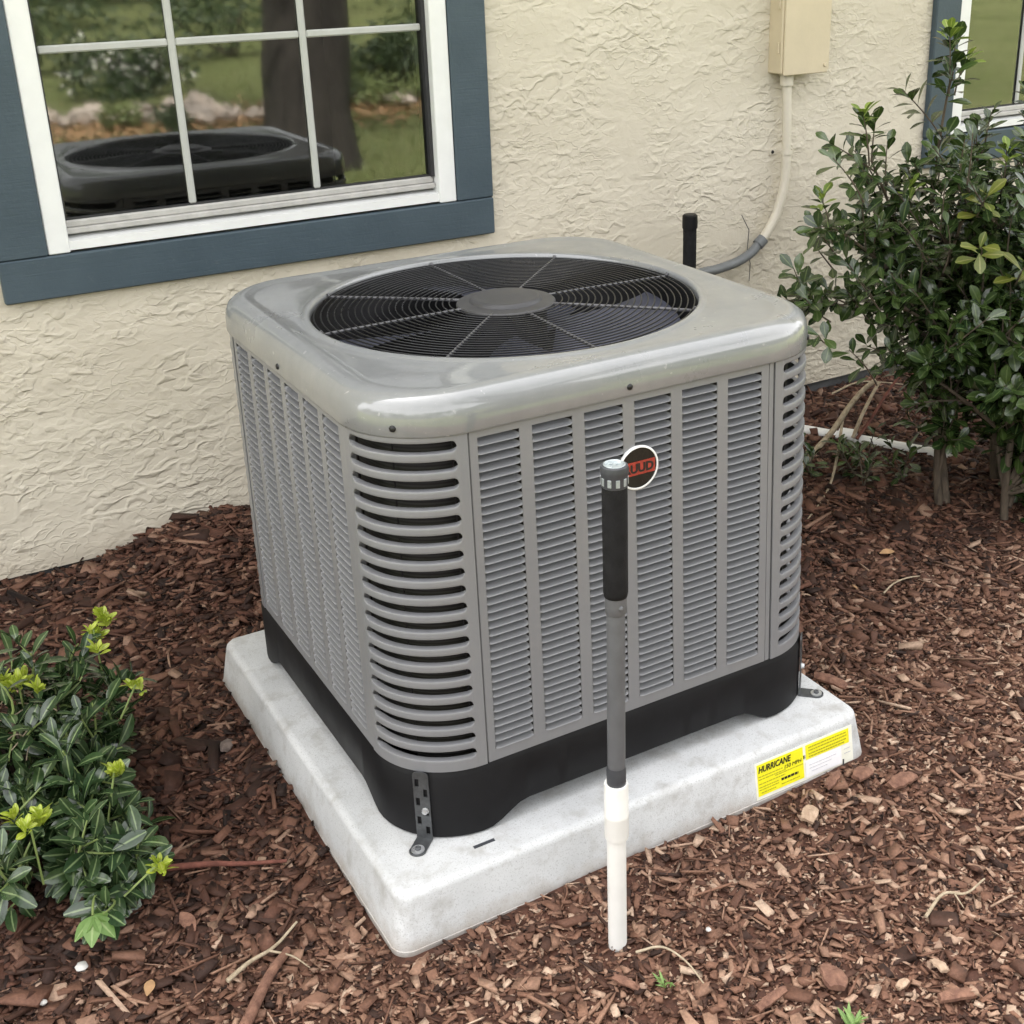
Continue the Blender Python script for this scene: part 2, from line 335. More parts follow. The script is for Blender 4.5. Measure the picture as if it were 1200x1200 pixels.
MAT = dict(
    stucco=m_stucco(), mulch=m_mulch(), soil=m_mulch('mulch_soil', False), glass=m_glass(), coil=m_coil(), pad=m_pad(), lawn=m_lawn(),
    trim=m_trim(),
    white=simple('white_vinyl', (0.78, 0.79, 0.78), 0.4, 0.03, 20),
    sash=simple('weathered_vinyl', (0.45, 0.44, 0.42), 0.5, 0.12, 40),
    muntin=simple('muntin_bar', (0.46, 0.47, 0.45), 0.45, 0.05, 30),
    edge_strip=simple('dark_edge_strip', (0.03, 0.03, 0.032), 0.6),
    room=simple('dark_interior', (0.012, 0.012, 0.011), 0.9),
    paint=m_paint('grey_cabinet_paint', (0.200, 0.203, 0.212), 0.36, 0.12, 0.2, 0.25, (0.26, 0.25, 0.235)),
    cap=m_paint('grey_cap_paint', (0.192, 0.200, 0.203), 0.34, 0.65, 0.06, 0.45, (0.30, 0.30, 0.29), 1.9, 0.4),
    black=simple('black_plastic', (0.007, 0.007, 0.008), 0.55, 0.2, 20, 0.1, bscale=400, spec=0.22),
    wire=simple('black_wire', (0.010, 0.010, 0.011), 0.32, 0.1, 40),
    spoke=simple('spoke_wire', (0.085, 0.085, 0.09), 0.32),
    hub=simple('hub_plastic', (0.050, 0.050, 0.052), 0.5, 0.1, 40),
    blade=simple('fan_blade_metal', (0.065, 0.07, 0.10), 0.45, 0.25, 25, metal=0.2),
    steel=simple('galvanised_steel', (0.58, 0.59, 0.60), 0.34, 0.15, 120, metal=0.7),
    dsteel=simple('dull_strap_steel', (0.10, 0.105, 0.11), 0.42, 0.25, 90, metal=0.6),
    screw=simple('dark_screw', (0.02, 0.02, 0.02), 0.4, metal=0.4),
    pvc=simple('white_pvc', (0.76, 0.755, 0.72), 0.38, 0.06, 14),
    gpipe=simple('grey_pvc', (0.105, 0.108, 0.115), 0.5, 0.12, 30),
    foam=simple('black_foam_grip', (0.012, 0.012, 0.013), 0.75, 0.3, 60, 0.5, bscale=500, spec=0.2),
    capgrey=simple('pipe_cap_top', (0.36, 0.40, 0.41), 0.32, 0.2, 90, metal=0.3),
    dgrey=simple('dark_grey_plastic', (0.045, 0.048, 0.055), 0.45, 0.15, 50),
    beige=simple('wall_coloured_paint', (0.58, 0.50, 0.355), 0.6, 0.05, 12, 0.15, bscale=120),
    conduit=simple('painted_conduit', (0.62, 0.575, 0.475), 0.5, 0.06, 12),
    flex=simple('grey_flexible_conduit', (0.15, 0.16, 0.165), 0.5, 0.1, 40),
    concrete=simple('foundation_concrete', (0.085, 0.085, 0.085), 0.9, 0.3, 25, 0.6),
    yellow=simple('yellow_sticker', (0.80, 0.74, 0.02), 0.4, 0.06, 40),
    ivory=simple('pale_sticker_paper', (0.78, 0.77, 0.66), 0.5, 0.05, 60),
    paper=simple('white_sticker_paper', (0.80, 0.79, 0.80), 0.5, 0.04, 60),
    ink=simple('black_ink', (0.012, 0.012, 0.01), 0.5),
    olive=simple('small_print_ink', (0.38, 0.34, 0.02), 0.5),
    faint=simple('faint_print_ink', (0.52, 0.52, 0.55), 0.5),
    red=simple('badge_red', (0.33, 0.045, 0.03), 0.3, 0.25, 160),
    badgeblack=simple('badge_black', (0.010, 0.012, 0.010), 0.25),
    badgewhite=simple('badge_white', (0.80, 0.80, 0.79), 0.35, 0.02),
    twig=m_bark('twig_bark', (0.045, 0.034, 0.024), (0.13, 0.10, 0.07), 90),
    drystem=m_bark('dry_stem', (0.25, 0.19, 0.12), (0.50, 0.42, 0.30), 60),
    redtwig=m_bark('reddish_twig', (0.09, 0.03, 0.02), (0.22, 0.08, 0.055), 70),
    shoot=simple('green_shoot', (0.20, 0.26, 0.08), 0.5),
    bark=m_bark('oak_bark', (0.022, 0.019, 0.016), (0.075, 0.064, 0.054), 14),
    rock=simple('pale_rock', (0.52, 0.44, 0.37), 0.9, 0.4, 7, 0.8, bscale=20),
    pebble=simple('white_pebble', (0.50, 0.49, 0.46), 0.6, 0.08),
    tanleaf=simple('tan_dead_leaf', (0.40, 0.24, 0.12), 0.6, 0.25, 70, 0.3),
    chunk=m_bark('bark_chunk', (0.10, 0.045, 0.03), (0.27, 0.14, 0.09), 70),
    greychunk=m_bark('grey_bark_chunk', (0.08, 0.06, 0.05), (0.22, 0.17, 0.145), 70),
    palechunk=m_bark('pale_wood_chip', (0.30, 0.20, 0.13), (0.52, 0.38, 0.27), 70),
)
MAT['leafA'] = m_leaf('dark_glossy_leaf', (0.018, 0.038, 0.012), (0.060, 0.100, 0.024), (0.10, 0.14, 0.05), 0.24)
MAT['leafA2'] = m_leaf('dark_glossy_leaf_mass', (0.018, 0.038, 0.012), (0.060, 0.100, 0.024), (0.10, 0.14, 0.05), 0.24, island=True)
MAT['leafY'] = m_leaf('young_leaf', (0.12, 0.20, 0.025), (0.26, 0.36, 0.05), (0.38, 0.44, 0.12), 0.42, 0.3)
MAT['leafO'] = m_leaf('yellowing_leaf', (0.10, 0.14, 0.02), (0.20, 0.22, 0.03), (0.30, 0.30, 0.10), 0.42, 0.3)
MAT['leafB'] = m_leaf('dark_narrow_leaf', (0.018, 0.042, 0.016), (0.055, 0.098, 0.034), (0.20, 0.27, 0.12), 0.21)
MAT['leafB2'] = m_leaf('dark_narrow_leaf_mass', (0.018, 0.042, 0.016), (0.055, 0.098, 0.034), (0.20, 0.27, 0.12), 0.21, island=True)
MAT['bud'] = simple('yellow_green_bud', (0.44, 0.50, 0.04), 0.5, 0.2, 60)
MAT['tip'] = m_leaf('yellow_green_tip', (0.34, 0.44, 0.03), (0.52, 0.60, 0.07), (0.60, 0.64, 0.20), 0.45, 0.3)
MAT['weed'] = m_leaf('soft_green_leaf', (0.13, 0.24, 0.05), (0.18, 0.30, 0.07), (0.28, 0.38, 0.14), 0.55, 0.25)
MAT['bushleaf'] = m_leaf('garden_bush_leaf', (0.03, 0.055, 0.018), (0.075, 0.12, 0.035), (0.1, 0.14, 0.05), 0.5, island=True)
MAT['crownleaf'] = m_leaf('tree_crown_leaf', (0.03, 0.06, 0.018), (0.08, 0.13, 0.04), (0.1, 0.14, 0.05), 0.5, 0.25, island=True)
MAT['grassblade'] = m_leaf('grass_blade', (0.15, 0.20, 0.06), (0.28, 0.32, 0.12), (0.2, 0.28, 0.08), 0.6, 0.2, island=True)
MAT['petal'] = simple('pale_flower', (0.70, 0.68, 0.62), 0.7)

# ------------------------------------------------------------------ ground
YW = 0.948            # outer face of the stucco wall
HP = 0.0886           # top of the equipment pad
rng = np.random.default_rng(7)
_ph = rng.uniform(0, 6.28, (8,)); _k = rng.uniform(2.0, 14.0, (8, 2)) * rng.choice([-1, 1], (8, 2))
def gz(x, y):
    """height of the mulch surface"""
    x = np.asarray(x, float); y = np.asarray(y, float)
    z = sstep(0.42, 0.95, y) * (0.045 - 0.022 * sstep(-0.5, 1.5, x))
    z = z + 0.060 * np.exp(-((x + 0.30) / 0.20) ** 2 - ((y - 0.90) / 0.22) ** 2)
    z = z + 0.0035 * sum(np.sin(_k[i, 0] * x + _k[i, 1] * y + _ph[i]) for i in range(8)) / 2.0
    z = z + 0.012 * np.exp(-((x - 1.3) / 0.45) ** 2 - ((y - 0.15) / 0.3) ** 2)
    e = sstep(0.0, 0.5, -y - 2.2) + sstep(0, 0.5, np.abs(x - 0.8) - 3.0)
    z = z - 0.09 * np.clip(e, 0, 1)
    inpad = (x > -0.42) & (x < 0.41) & (y > -0.43) & (y < 0.39)
    return np.where(inpad, -0.03, z)
nx, ny = 330, 200
gx, gy = np.meshgrid(np.linspace(-2.7, 4.3, nx), np.linspace(-2.7, 0.95, ny))
V = np.stack([gx, gy, gz(gx, gy)], -1).reshape(-1, 3)
ii, jj = np.meshgrid(np.arange(nx - 1), np.arange(ny - 1)); a = (jj * nx + ii).ravel()
F = np.stack([a, a + 1, a + nx + 1, a + nx], -1)
me = tri_mesh('mulch_bed', V, F, MAT['soil']); me.polygons.foreach_set('use_smooth', [True] * len(F))
place('mulch_bed', me, kind='structure', label='bed of dark brown mulch around the equipment pad')
mb = MB(); mb.add([(-250, -400, -0.05), (250, -400, -0.05), (250, 60, -0.05), (-250, 60, -0.05)], [(0, 1, 2, 3)])
obj('lawn', mb, MAT['lawn'], kind='structure', label='green lawn stretching away across the yard')

# grass blades in the near part of the lawn (mirrored in the window)
n = 26000
bx = rng.uniform(-1.5, 6.5, n); by = -2.75 - 9 * rng.random(n) ** 1.6
h = rng.uniform(0.03, 0.08, n); wd = rng.uniform(0.003, 0.006, n); an = rng.uniform(0, PI, n); ln = rng.normal(0, 0.03, (n, 2))
P = np.stack([bx, by, np.full(n, -0.05)], -1); du = np.stack([np.cos(an), np.sin(an), 0 * an], -1) * wd[:, None]
V = np.stack([P - du, P + du, P + np.stack([ln[:, 0], ln[:, 1], h], -1)], 1).reshape(-1, 3)
place('lawn_blades', tri_mesh('lawn_blades', V, np.arange(3 * n).reshape(n, 3), MAT['grassblade']), kind='stuff', label='short grass blades of the lawn')

# ------------------------------------------------------------------ house
house = empty('house', (0.8, YW, -0.05), 'cream stucco house wall with blue trimmed windows behind the air conditioner', 'house')
O1 = (-0.553, 0.383); DX = 2.535
mb = MB(); mb.plate([-3.4, O1[0], O1[1], O1[0] + DX, O1[1] + DX, 5.2], [0.058, 0.737, 2.15, 3.13], lambda i, j: j == 1 and i in (1, 3), Matrix.Translation((0, YW, 0)), 0.16)
obj('wall', mb, MAT['stucco'], house, smooth=None)
mb = MB(); mb.box((-3.4, YW + 0.010, -0.2), (5.2, YW + 0.16, 0.0575))
obj('foundation', mb, MAT['concrete'], house, smooth=None)
mb = MB(); mb.box((-3.5, YW - 0.60, 2.72), (5.3, YW - 0.002, 2.74)); obj('shade_soffit', mb, MAT['white'], house, smooth=None)  # unseen overhang, added to shade the wall and the unit
mb = MB(); mb.box((-3.5, YW - 0.625, 2.68), (5.3, YW - 0.602, 2.90)); obj('shade_fascia', mb, MAT['white'], house, smooth=None)
mb = MB(); mb.add([(-3.6, YW - 0.68, 2.91), (5.4, YW - 0.68, 2.91), (5.4, YW + 2.2, 3.9), (-3.6, YW + 2.2, 3.9), (-3.6, YW - 0.68, 2.94), (5.4, YW - 0.68, 2.94), (5.4, YW + 2.2, 3.93), (-3.6, YW + 2.2, 3.93)], [(3, 2, 1, 0), (4, 5, 6, 7), (0, 1, 5, 4), (1, 2, 6, 5), (3, 0, 4, 7)]); obj('shade_roof', mb, MAT['dgrey'], house, smooth=None)  # unseen roof slope, added so the house shades the unit
mb = MB()
for dx in (0, DX):
    x0, x1 = O1[0] + dx, O1[1] + dx; y0, y1 = YW + 0.162, YW + 1.9; z0, z1 = 0.4, 2.4
    X0, X1 = x0 - 0.4, x1 + 0.4
    mb.add([(X0, y0, z0), (X1, y0, z0), (X1, y1, z0), (X0, y1, z0), (X0, y0, z1), (X1, y0, z1), (X1, y1, z1), (X0, y1, z1)],
           [(0, 1, 2, 3), (7, 6, 5, 4), (3, 2, 6, 7), (0, 3, 7, 4), (1, 5, 6, 2)])
    xs = [X0, x0, x1, X1]; zs = [z0, 0.737, 2.15, z1]
    mb.plate(xs, zs, lambda i, j: i == 1 and j == 1, Matrix.Translation((0, YW + 0.163, 0)), 0.004)
obj('room_interior', mb, MAT['room'], house, smooth=None)

def make_window(dx):
    Z1 = 2.14; T = []
    fx0, fx1 = -0.543 + dx, 0.373 + dx; ix0, ix1 = -0.500 + dx, 0.330 + dx
    f = MB()
    f.box((fx0, YW - 0.016, 0.744), (ix0, YW + 0.075, Z1), bev=0.002); f.box((ix1, YW - 0.016, 0.744), (fx1, YW + 0.075, Z1), bev=0.002)
    f.add([(ix0, YW - 0.013, 0.748), (ix1, YW - 0.013, 0.748), (ix1, YW - 0.013, 0.766), (ix0, YW - 0.013, 0.766), (ix0, YW + 0.07, 0.776), (ix1, YW + 0.07, 0.776), (ix1, YW + 0.07, 0.748), (ix0, YW + 0.07, 0.748)],
          [(0, 1, 2, 3), (3, 2, 5, 4), (4, 5, 6, 7)])
    f.box((ix0, YW - 0.014, Z1 - 0.04), (ix1, YW + 0.075, Z1 - 0.002))
    win = obj('window', f, MAT['white'], house, loc=(0.5 * (fx0 + fx1), YW, 0.744))
    tx0, tx1 = -0.641 + dx, 0.468 + dx
    for lo, hi in (((tx0, YW - 0.022, 0.656), (tx1, YW + 0.0, 0.7425)), ((tx0, YW - 0.0215, 0.7435), (fx0 - 0.001, YW, Z1 + 0.01)),
                   ((fx1 + 0.001, YW - 0.0215, 0.7435), (tx1, YW, Z1 + 0.01)), ((tx0, YW - 0.022, Z1 + 0.011), (tx1, YW, Z1 + 0.11))):
        t = MB(); t.box(lo, hi, bev=0.003); obj('trim_board', t, MAT['trim'], win)
    YS = YW - 0.013
    s = MB()
    s.box((ix0 + 0.001, YS + 0.014, 0.7775), (ix1 - 0.001, YS + 0.05, 0.789), bev=0.002); s.box((ix0 + 0.002, YS + 0.022, 0.7885), (ix1 - 0.002, YS + 0.05, 0.8035), bev=0.003)
    obj('sash', s, MAT['sash'], win)
    s = MB(); s.box((ix0 + 0.001, YS + 0.03, 1.46), (ix1 - 0.001, YS + 0.056, 1.495), bev=0.002); obj('meeting_rail', s, MAT['sash'], win)
    g = MB()  # dark strips along the edges of the pane
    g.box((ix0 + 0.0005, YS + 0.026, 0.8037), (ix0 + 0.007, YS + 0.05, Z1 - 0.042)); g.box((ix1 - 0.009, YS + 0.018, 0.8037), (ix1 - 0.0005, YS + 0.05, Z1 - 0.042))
    g.box((ix0 + 0.008, YS + 0.0285, 0.8037), (ix1 - 0.010, YS + 0.05, 0.8075))
    obj('edge_strip', g, MAT['edge_strip'], win, smooth=None)
    p = MB(); p.add([(ix0 + 0.006, YS + 0.033, 0.803), (ix1 - 0.007, YS + 0.033, 0.803), (ix1 - 0.007, YS + 0.033, 1.46), (ix0 + 0.006, YS + 0.033, 1.46)], [(0, 1, 2, 3)])
    p.add([(ix0 + 0.006, YS + 0.045, 1.495), (ix1 - 0.007, YS + 0.045, 1.495), (ix1 - 0.007, YS + 0.045, Z1 - 0.04), (ix0 + 0.006, YS + 0.045, Z1 - 0.04)], [(0, 1, 2, 3)])
    obj('pane', p, MAT['glass'], win, smooth=None)
    MW = 0.0078
    for cx in (-0.234, 0.045):
        m = MB(); m.box((cx + dx - MW, YS + 0.0245, 0.8075), (cx + dx + MW, YS + 0.0325, 1.46), bev=0.003); obj('muntin', m, MAT['muntin'], win)
        m = MB(); m.box((cx + dx - MW, YS + 0.0365, 1.495), (cx + dx + MW, YS + 0.0445, Z1 - 0.04), bev=0.003); obj('muntin', m, MAT['muntin'], win)
    for cz in (1.136, 1.80):
        for a, b in ((ix0 + 0.007, -0.234 - MW - 0.0002 + dx), (-0.234 + MW + 0.0002 + dx, 0.045 - MW - 0.0002 + dx), (0.045 + MW + 0.0002 + dx, ix1 - 0.009)):
            m = MB(); yy = 0 if cz < 1.4 else 0.012; m.box((a, YS + 0.025 + yy, cz - MW), (b, YS + 0.0322 + yy, cz + MW), bev=0.003); obj('muntin', m, MAT['muntin'], win)
    return win
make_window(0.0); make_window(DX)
# hairline crack in the stucco, a thin dark seam
mb = MB(); mb.tube([(1.235, YW + 0.0005, 0.60), (1.262, YW + 0.0005, 0.555), (1.258, YW + 0.0005, 0.50), (1.27, YW + 0.0005, 0.46), (1.268, YW + 0.0005, 0.41)], 0.0016, 5)
obj('wall_crack', mb, MAT['concrete'], house)

# ------------------------------------------------------------------ things on the wall
box = empty('electrical_box', (1.40, YW, 0.966), 'cream painted electrical box mounted on the stucco wall', 'electrical box')
mb = MB(); mb.box((1.309, YW - 0.054, 0.968), (1.459, YW + 0.002, 1.40), bev=0.003); obj('box_body', mb, MAT['beige'], box)
mb = MB(); mb.box((1.313, YW - 0.061, 0.964), (1.463, YW - 0.0545, 1.40), bev=0.002); mb.box((1.4615, YW - 0.0605, 0.972), (1.466, YW - 0.035, 1.40)); obj('cover', mb, MAT['beige'], box)
for z in (1.02, 1.13, 1.25):
    mb = MB(); mb.box((1.3045, YW - 0.046, z), (1.3085, YW - 0.038, z + 0.028), bev=0.001); obj('hinge', mb, MAT['beige'], box)
mb = MB(); mb.lathe([(0.0, 0.004), (0.005, 0.004), (0.006, 0.0), (0.006, -0.002)], (1.452, YW - 0.061, 0.985), 12, axis=(0, -1, 0)); obj('latch_screw', mb, MAT['beige'], box)

cond = empty('electrical_conduit', (1.35, YW - 0.03, 0.50), 'painted conduit curving down from the wall box to grey flexible tubing', 'conduit')
cy = YW - 0.027
pts = catmull([(1.352, cy, 0.966), (1.357, cy, 0.86), (1.361, cy, 0.76), (1.357, cy, 0.67), (1.336, cy, 0.60), (1.305, cy, 0.55), (1.280, cy, 0.522)], 7)
mb = MB(); mb.tube(pts, 0.0126, 14); obj('painted_pipe', mb, MAT['conduit'], cond, smooth=60)
mb = MB(); mb.lathe([(0.0142, -0.03), (0.018, -0.03), (0.018, -0.005), (0.021, -0.004), (0.021, 0.0)], (1.352, cy, 0.966), 16); obj('connector', mb, MAT['conduit'], cond)
P = catmull([(1.282, cy, 0.524), (1.245, cy - 0.004, 0.498), (1.19, cy - 0.012, 0.482), (1.11, cy - 0.03, 0.478), (1.02, cy - 0.06, 0.482), (0.90, cy - 0.12, 0.46), (0.72, cy - 0.25, 0.36), (0.60, 0.50, 0.30), (0.46, 0.375, 0.30)], 12)
mb = MB(); mb.tube(P, [0.0125 + 0.0010 * (i % 2) for i in range(len(P))], 12); obj('flexible_tube', mb, MAT['flex'], cond, smooth=60)
mb = MB(); mb.lathe([(0.0145, -0.012), (0.0165, -0.012), (0.0165, 0.012), (0.0145, 0.012)], (1.282, cy, 0.524), 14, axis=(-0.8, 0, -0.6)); obj('coupling', mb, MAT['flex'], cond)
mb = MB(); mb.box((1.322, YW - 0.004, 0.752), (1.346, YW + 0.001, 0.768), bev=0.001)
ring = [(1.361 + 0.0158 * math.cos(t), cy - 0.0158 * math.sin(t), 0.760) for t in np.linspace(-0.2, PI + 0.5, 14)]
mb.rings([[(x, y, z - 0.006) for x, y, z in ring], [(x, y, z + 0.006) for x, y, z in ring]], closed=False)
cl = obj('pipe_clip', mb, MAT['conduit'], cond)
mb = MB(); mb.lathe([(0, 0.003), (0.004, 0.002), (0.005, 0)], (1.332, YW - 0.004, 0.760), 10, axis=(0, -1, 0)); obj('screw', mb, MAT['screw'], cl)

stub = empty('insulated_pipe', (0.896, 0.72, 0.50), 'short black capped pipe standing upright behind the air conditioner', 'pipe')
mb = MB(); mb.tube([(0.896, 0.72, 0.0), (0.896, 0.72, 0.66)], 0.0165, 18); obj('pipe_body', mb, MAT['foam'], stub, smooth=60)
mb = MB(); mb.lathe([(0, 0.682), (0.015, 0.682), (0.0185, 0.679), (0.0190, 0.66), (0.0186, 0.648), (0.017, 0.648)], (0.896, 0.72, 0.0), 20); obj('pipe_cap', mb, MAT['black'], stub, smooth=40)

# ------------------------------------------------------------------ equipment pad
pad = empty('equipment_pad', (0, -0.02, 0), 'white moulded pad under the air conditioner with yellow sticker', 'equipment pad')
def rrect(x0, x1, y0, y1, r, n=8):
    out = []
    for cx, cy, a0 in ((x1 - r, y1 - r, 0), (x0 + r, y1 - r, 90), (x0 + r, y0 + r, 180), (x1 - r, y0 + r, 270)):
        for k in range(n + 1):
            a = R(a0 + 90 * k / n); out.append((cx + r * math.cos(a), cy + r * math.sin(a)))
    return out
PX0, PX1, PY0, PY1 = -0.446, 0.430, -0.461, 0.398
TAP = 0.012
def padring(ins, z, r=0.027): return [(x, y, z) for x, y in rrect(PX0 + ins, PX1 - ins, PY0 + ins, PY1 - ins, r)]
mb = MB()
mb.rings([padring(-0.001, -0.03), padring(-0.001, 0.004), padring(0.0, 0.0045), padring(TAP, 0.078, 0.026), padring(TAP + 0.0012, 0.0826, 0.025), padring(TAP + 0.0040, 0.0862, 0.024), padring(TAP + 0.0085, HP - 0.0003, 0.022), padring(TAP + 0.013, HP, 0.020)])
top = padring(TAP + 0.013, HP, 0.020); mb.add(top, [tuple(range(len(top)))])
obj('pad_shell', mb, MAT['pad'], pad, smooth=40)
mb = MB()      # small moulded slot mark near the front corner of the top
mb.box((-0.296, -0.4085, HP - 0.002), (-0.262, -0.4025, HP + 0.0006)); obj('slot_mark', mb, MAT['dgrey'], pad, smooth=None)
# sticker on the front side of the pad: (u along x, v up the sloped side)
slope = math.atan2(TAP, 0.0735)
LB = Matrix.Translation((0.187, PY0 + 0.0006, 0.0065)) @ Matrix.Rotation(-slope, 4, 'X')   # local x = along, z = up the side, -y = outward
def sheet(x0, z0, x1, z1, lift, mat, name, parent):
    m = MB(); m.box((x0, -lift, z0), (x1, -lift + 0.0005, z1), M=LB); return obj(name, m, mat, parent, smooth=None)
lab = sheet(0, 0, 0.208, 0.0655, 0.0008, MAT['ivory'], 'warning_sticker', pad)
sheet(0.004, 0.006, 0.100, 0.062, 0.0014, MAT['yellow'], 'yellow_panel', lab)
sheet(0.106, 0.036, 0.200, 0.062, 0.0014, MAT['yellow'], 'yellow_panel', lab)
sheet(0.104, 0.003, 0.182, 0.033, 0.0015, MAT['paper'], 'paper_patch', lab)
def text(body, size, M, mat, name, parent, shear=0.0, width=None, ext=0.0002, offset=0.0):
    c = bpy.data.curves.new(name, 'FONT'); c.body = body; c.size = size; c.shear = shear; c.extrude = ext; c.resolution_u = 3; c.offset = offset
    o = bpy.data.objects.new(name, c); COL.objects.link(o); bpy.context.view_layer.update()
    me = bpy.data.meshes.new_from_object(o); bpy.data.objects.remove(o)
    vs = np.array([v.co[:] for v in me.vertices]); ww = vs[:, 0].max() - vs[:, 0].min()
    k = width / ww if width else 1.0
    T = Matrix.Translation(-ORG[parent.name]) @ M @ Matrix.Rotation(R(90), 4, 'X') @ Matrix.Diagonal((k, 1, 1, 1))
    me.transform(T); me.name = name; me.materials.clear(); me.materials.append(mat)
    return place(name, me, parent, ORG[parent.name])
text('HURRICANE', 0.0150, LB @ Matrix.Translation((0.006, -0.0018, 0.0475)), MAT['ink'], 'lettering', lab, 0.25, 0.068, offset=0.0004)
text('150 MPH', 0.0095, LB @ Matrix.Translation((0.058, -0.0018, 0.037)), MAT['ink'], 'lettering', lab, 0.2, 0.036)
def lines(rows, mat, name):
    m = MB(); rr = random.Random(5)
    for x0, x1, z, hgt in rows:
        x = x0
        while x < x1:
            wl = rr.uniform(0.002, 0.007); m.box((x, -0.0018, z), (min(x + wl, x1), -0.0015, z + hgt), M=LB); x += wl + 0.0012
    obj(name, m, mat, lab, smooth=None)
lines([(0.006, 0.056, 0.0395, 0.0016), (0.006, 0.062, 0.0345, 0.0016), (0.040, 0.098, 0.0315, 0.0016), (0.006, 0.060, 0.0265, 0.0016), (0.006, 0.046, 0.0205, 0.0016), (0.006, 0.046, 0.0160, 0.0016), (0.010, 0.040, 0.0105, 0.0016), (0.052, 0.090, 0.0115, 0.0016),
       (0.112, 0.195, 0.0555, 0.0022), (0.112, 0.195, 0.0500, 0.0022), (0.112, 0.194, 0.0440, 0.0022), (0.112, 0.190, 0.0390, 0.0022)], MAT['olive'], 'small_print')
lines([(0.052, 0.088, 0.0185, 0.0042), (0.100, 0.104, 0.040, 0.006)], MAT['ink'], 'dark_print')
lines([(0.112, 0.170, 0.024, 0.0014), (0.112, 0.160, 0.018, 0.0014), (0.116, 0.150, 0.012, 0.0014), (0.188, 0.202, 0.026, 0.0014), (0.188, 0.202, 0.018, 0.0014)], MAT['faint'], 'faint_print')
m = MB(); m.box((0.1835, -0.0022, 0.0), (0.1855, -0.0006, 0.022), M=LB @ Matrix.Rotation(R(4), 4, 'Y')); obj('torn_edge', m, MAT['dgrey'], lab, smooth=None)

# ------------------------------------------------------------------ air conditioner
ac = empty('air_conditioner', (0, 0, HP), 'square grey outdoor air conditioner with louvred sides and round top fan', 'air conditioner')
H = 0.380; RC = 0.122; Z1 = 0.2046; Z2 = 0.7235; ZT = 0.776
def rr_pol(th, h, r):
    a, b = abs(math.cos(th)), abs(math.sin(th))
    if b > a: a, b = b, a
    if h * b / a <= h - r: return h / a
    c = h - r; k = c * (a + b); return k + math.sqrt(max(0, k * k - (2 * c * c - r * r)))
def sqring(h, r, z, n=208): return [(rr_pol(2 * PI * (i + 0.5) / n, h, r) * math.cos(2 * PI * (i + 0.5) / n), rr_pol(2 * PI * (i + 0.5) / n, h, r) * math.sin(2 * PI * (i + 0.5) / n), z) for i in range(n)]
def circ(rad, z, n=208): return [(rad * math.cos(2 * PI * (i + 0.5) / n), rad * math.sin(2 * PI * (i + 0.5) / n), z) for i in range(n)]
# base pan: feet at the corners, cut-outs along the sides
def zbot(x, y):
    t = min(abs(x), abs(y)); return HP + 0.0003 + 0.029 * float(1 - sstep(0.195, 0.262, t))
o_, i_ = sqring(H + 0.0025, RC, 0), sqring(H - 0.012, RC - 0.011, 0)
mb = MB()
mb.rings([[(x, y, Z1 - 0.002) for x, y, z in i_], [(x, y, zbot(x, y) + 0.001) for x, y, z in i_], [(x, y, zbot(x, y)) for x, y, z in sqring(H - 0.009, RC - 0.008, 0)], [(x, y, zbot(x, y)) for x, y, z in sqring(H - 0.0005, RC - 0.003, 0)], [(x, y, zbot(x, y) + 0.003) for x, y, z in o_], [(x, y, Z1 - 0.010) for x, y, z in o_], [(x, y, Z1 - 0.001) for x, y, z in sqring(H - 0.002, RC, 0)], [(x, y, Z1 - 0.001) for x, y, z in sqring(H - 0.02, RC, 0)]])
mb.add(sqring(H - 0.013, RC - 0.01, Z1 - 0.05), [tuple(range(208))])
obj('base_pan', mb, MAT['black'], ac, smooth=45)
# coil behind the louvres
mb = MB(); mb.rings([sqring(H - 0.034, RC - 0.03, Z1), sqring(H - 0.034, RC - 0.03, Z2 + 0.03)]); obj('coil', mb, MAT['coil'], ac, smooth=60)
# bits of wire guard between coil and louvres
mb = MB()
for k in range(36):
    th = 2 * PI * k / 36 + 0.05; r0 = rr_pol(th, H - 0.026, RC - 0.022); mb.tube([(r0 * math.cos(th), r0 * math.sin(th), Z1), (r0 * math.cos(th), r0 * math.sin(th), Z2)], 0.0012, 5)
obj('coil_guard', mb, MAT['wire'], ac)

SEAM = 0.2555
louv_shared = None
def louver_geo(wd, pitch):
    t = [-1, -0.955, -0.88, -0.74, -0.4, 0.4, 0.74, 0.88, 0.955, 1]; s = [0, 0.45, 0.8, 1, 1, 1, 1, 0.8, 0.45, 0]
    pr = [(0.02, -0.0170), (-0.10, -0.0120), (-0.21, -0.0070), (-0.32, -0.0018), (-0.395, 0.0012), (-0.475, 0.0018), (-0.53, 0.0002), (-0.545, -0.0040)]
    V = [(tt * wd / 2, -ss * d, (z * (1 if d < 0.0005 else 1)) * pitch) for tt, ss in zip(t, s) for z, d in pr]; m = len(pr)
    F = [(i * m + j, (i + 1) * m + j, (i + 1) * m + j + 1, i * m + j + 1) for i in range(len(t) - 1) for j in range(m - 1)]
    return V, F
NL, PIT, CW, CP = 39, 0.01255, 0.0630, 0.0822
lz = [0.7105 - PIT * k - 0.004 for k in range(NL)]
LV, LF = louver_geo(CW, PIT)
louv_me = make_mesh('louver', LV, LF, MAT['paint'], 40)
rest = MB()
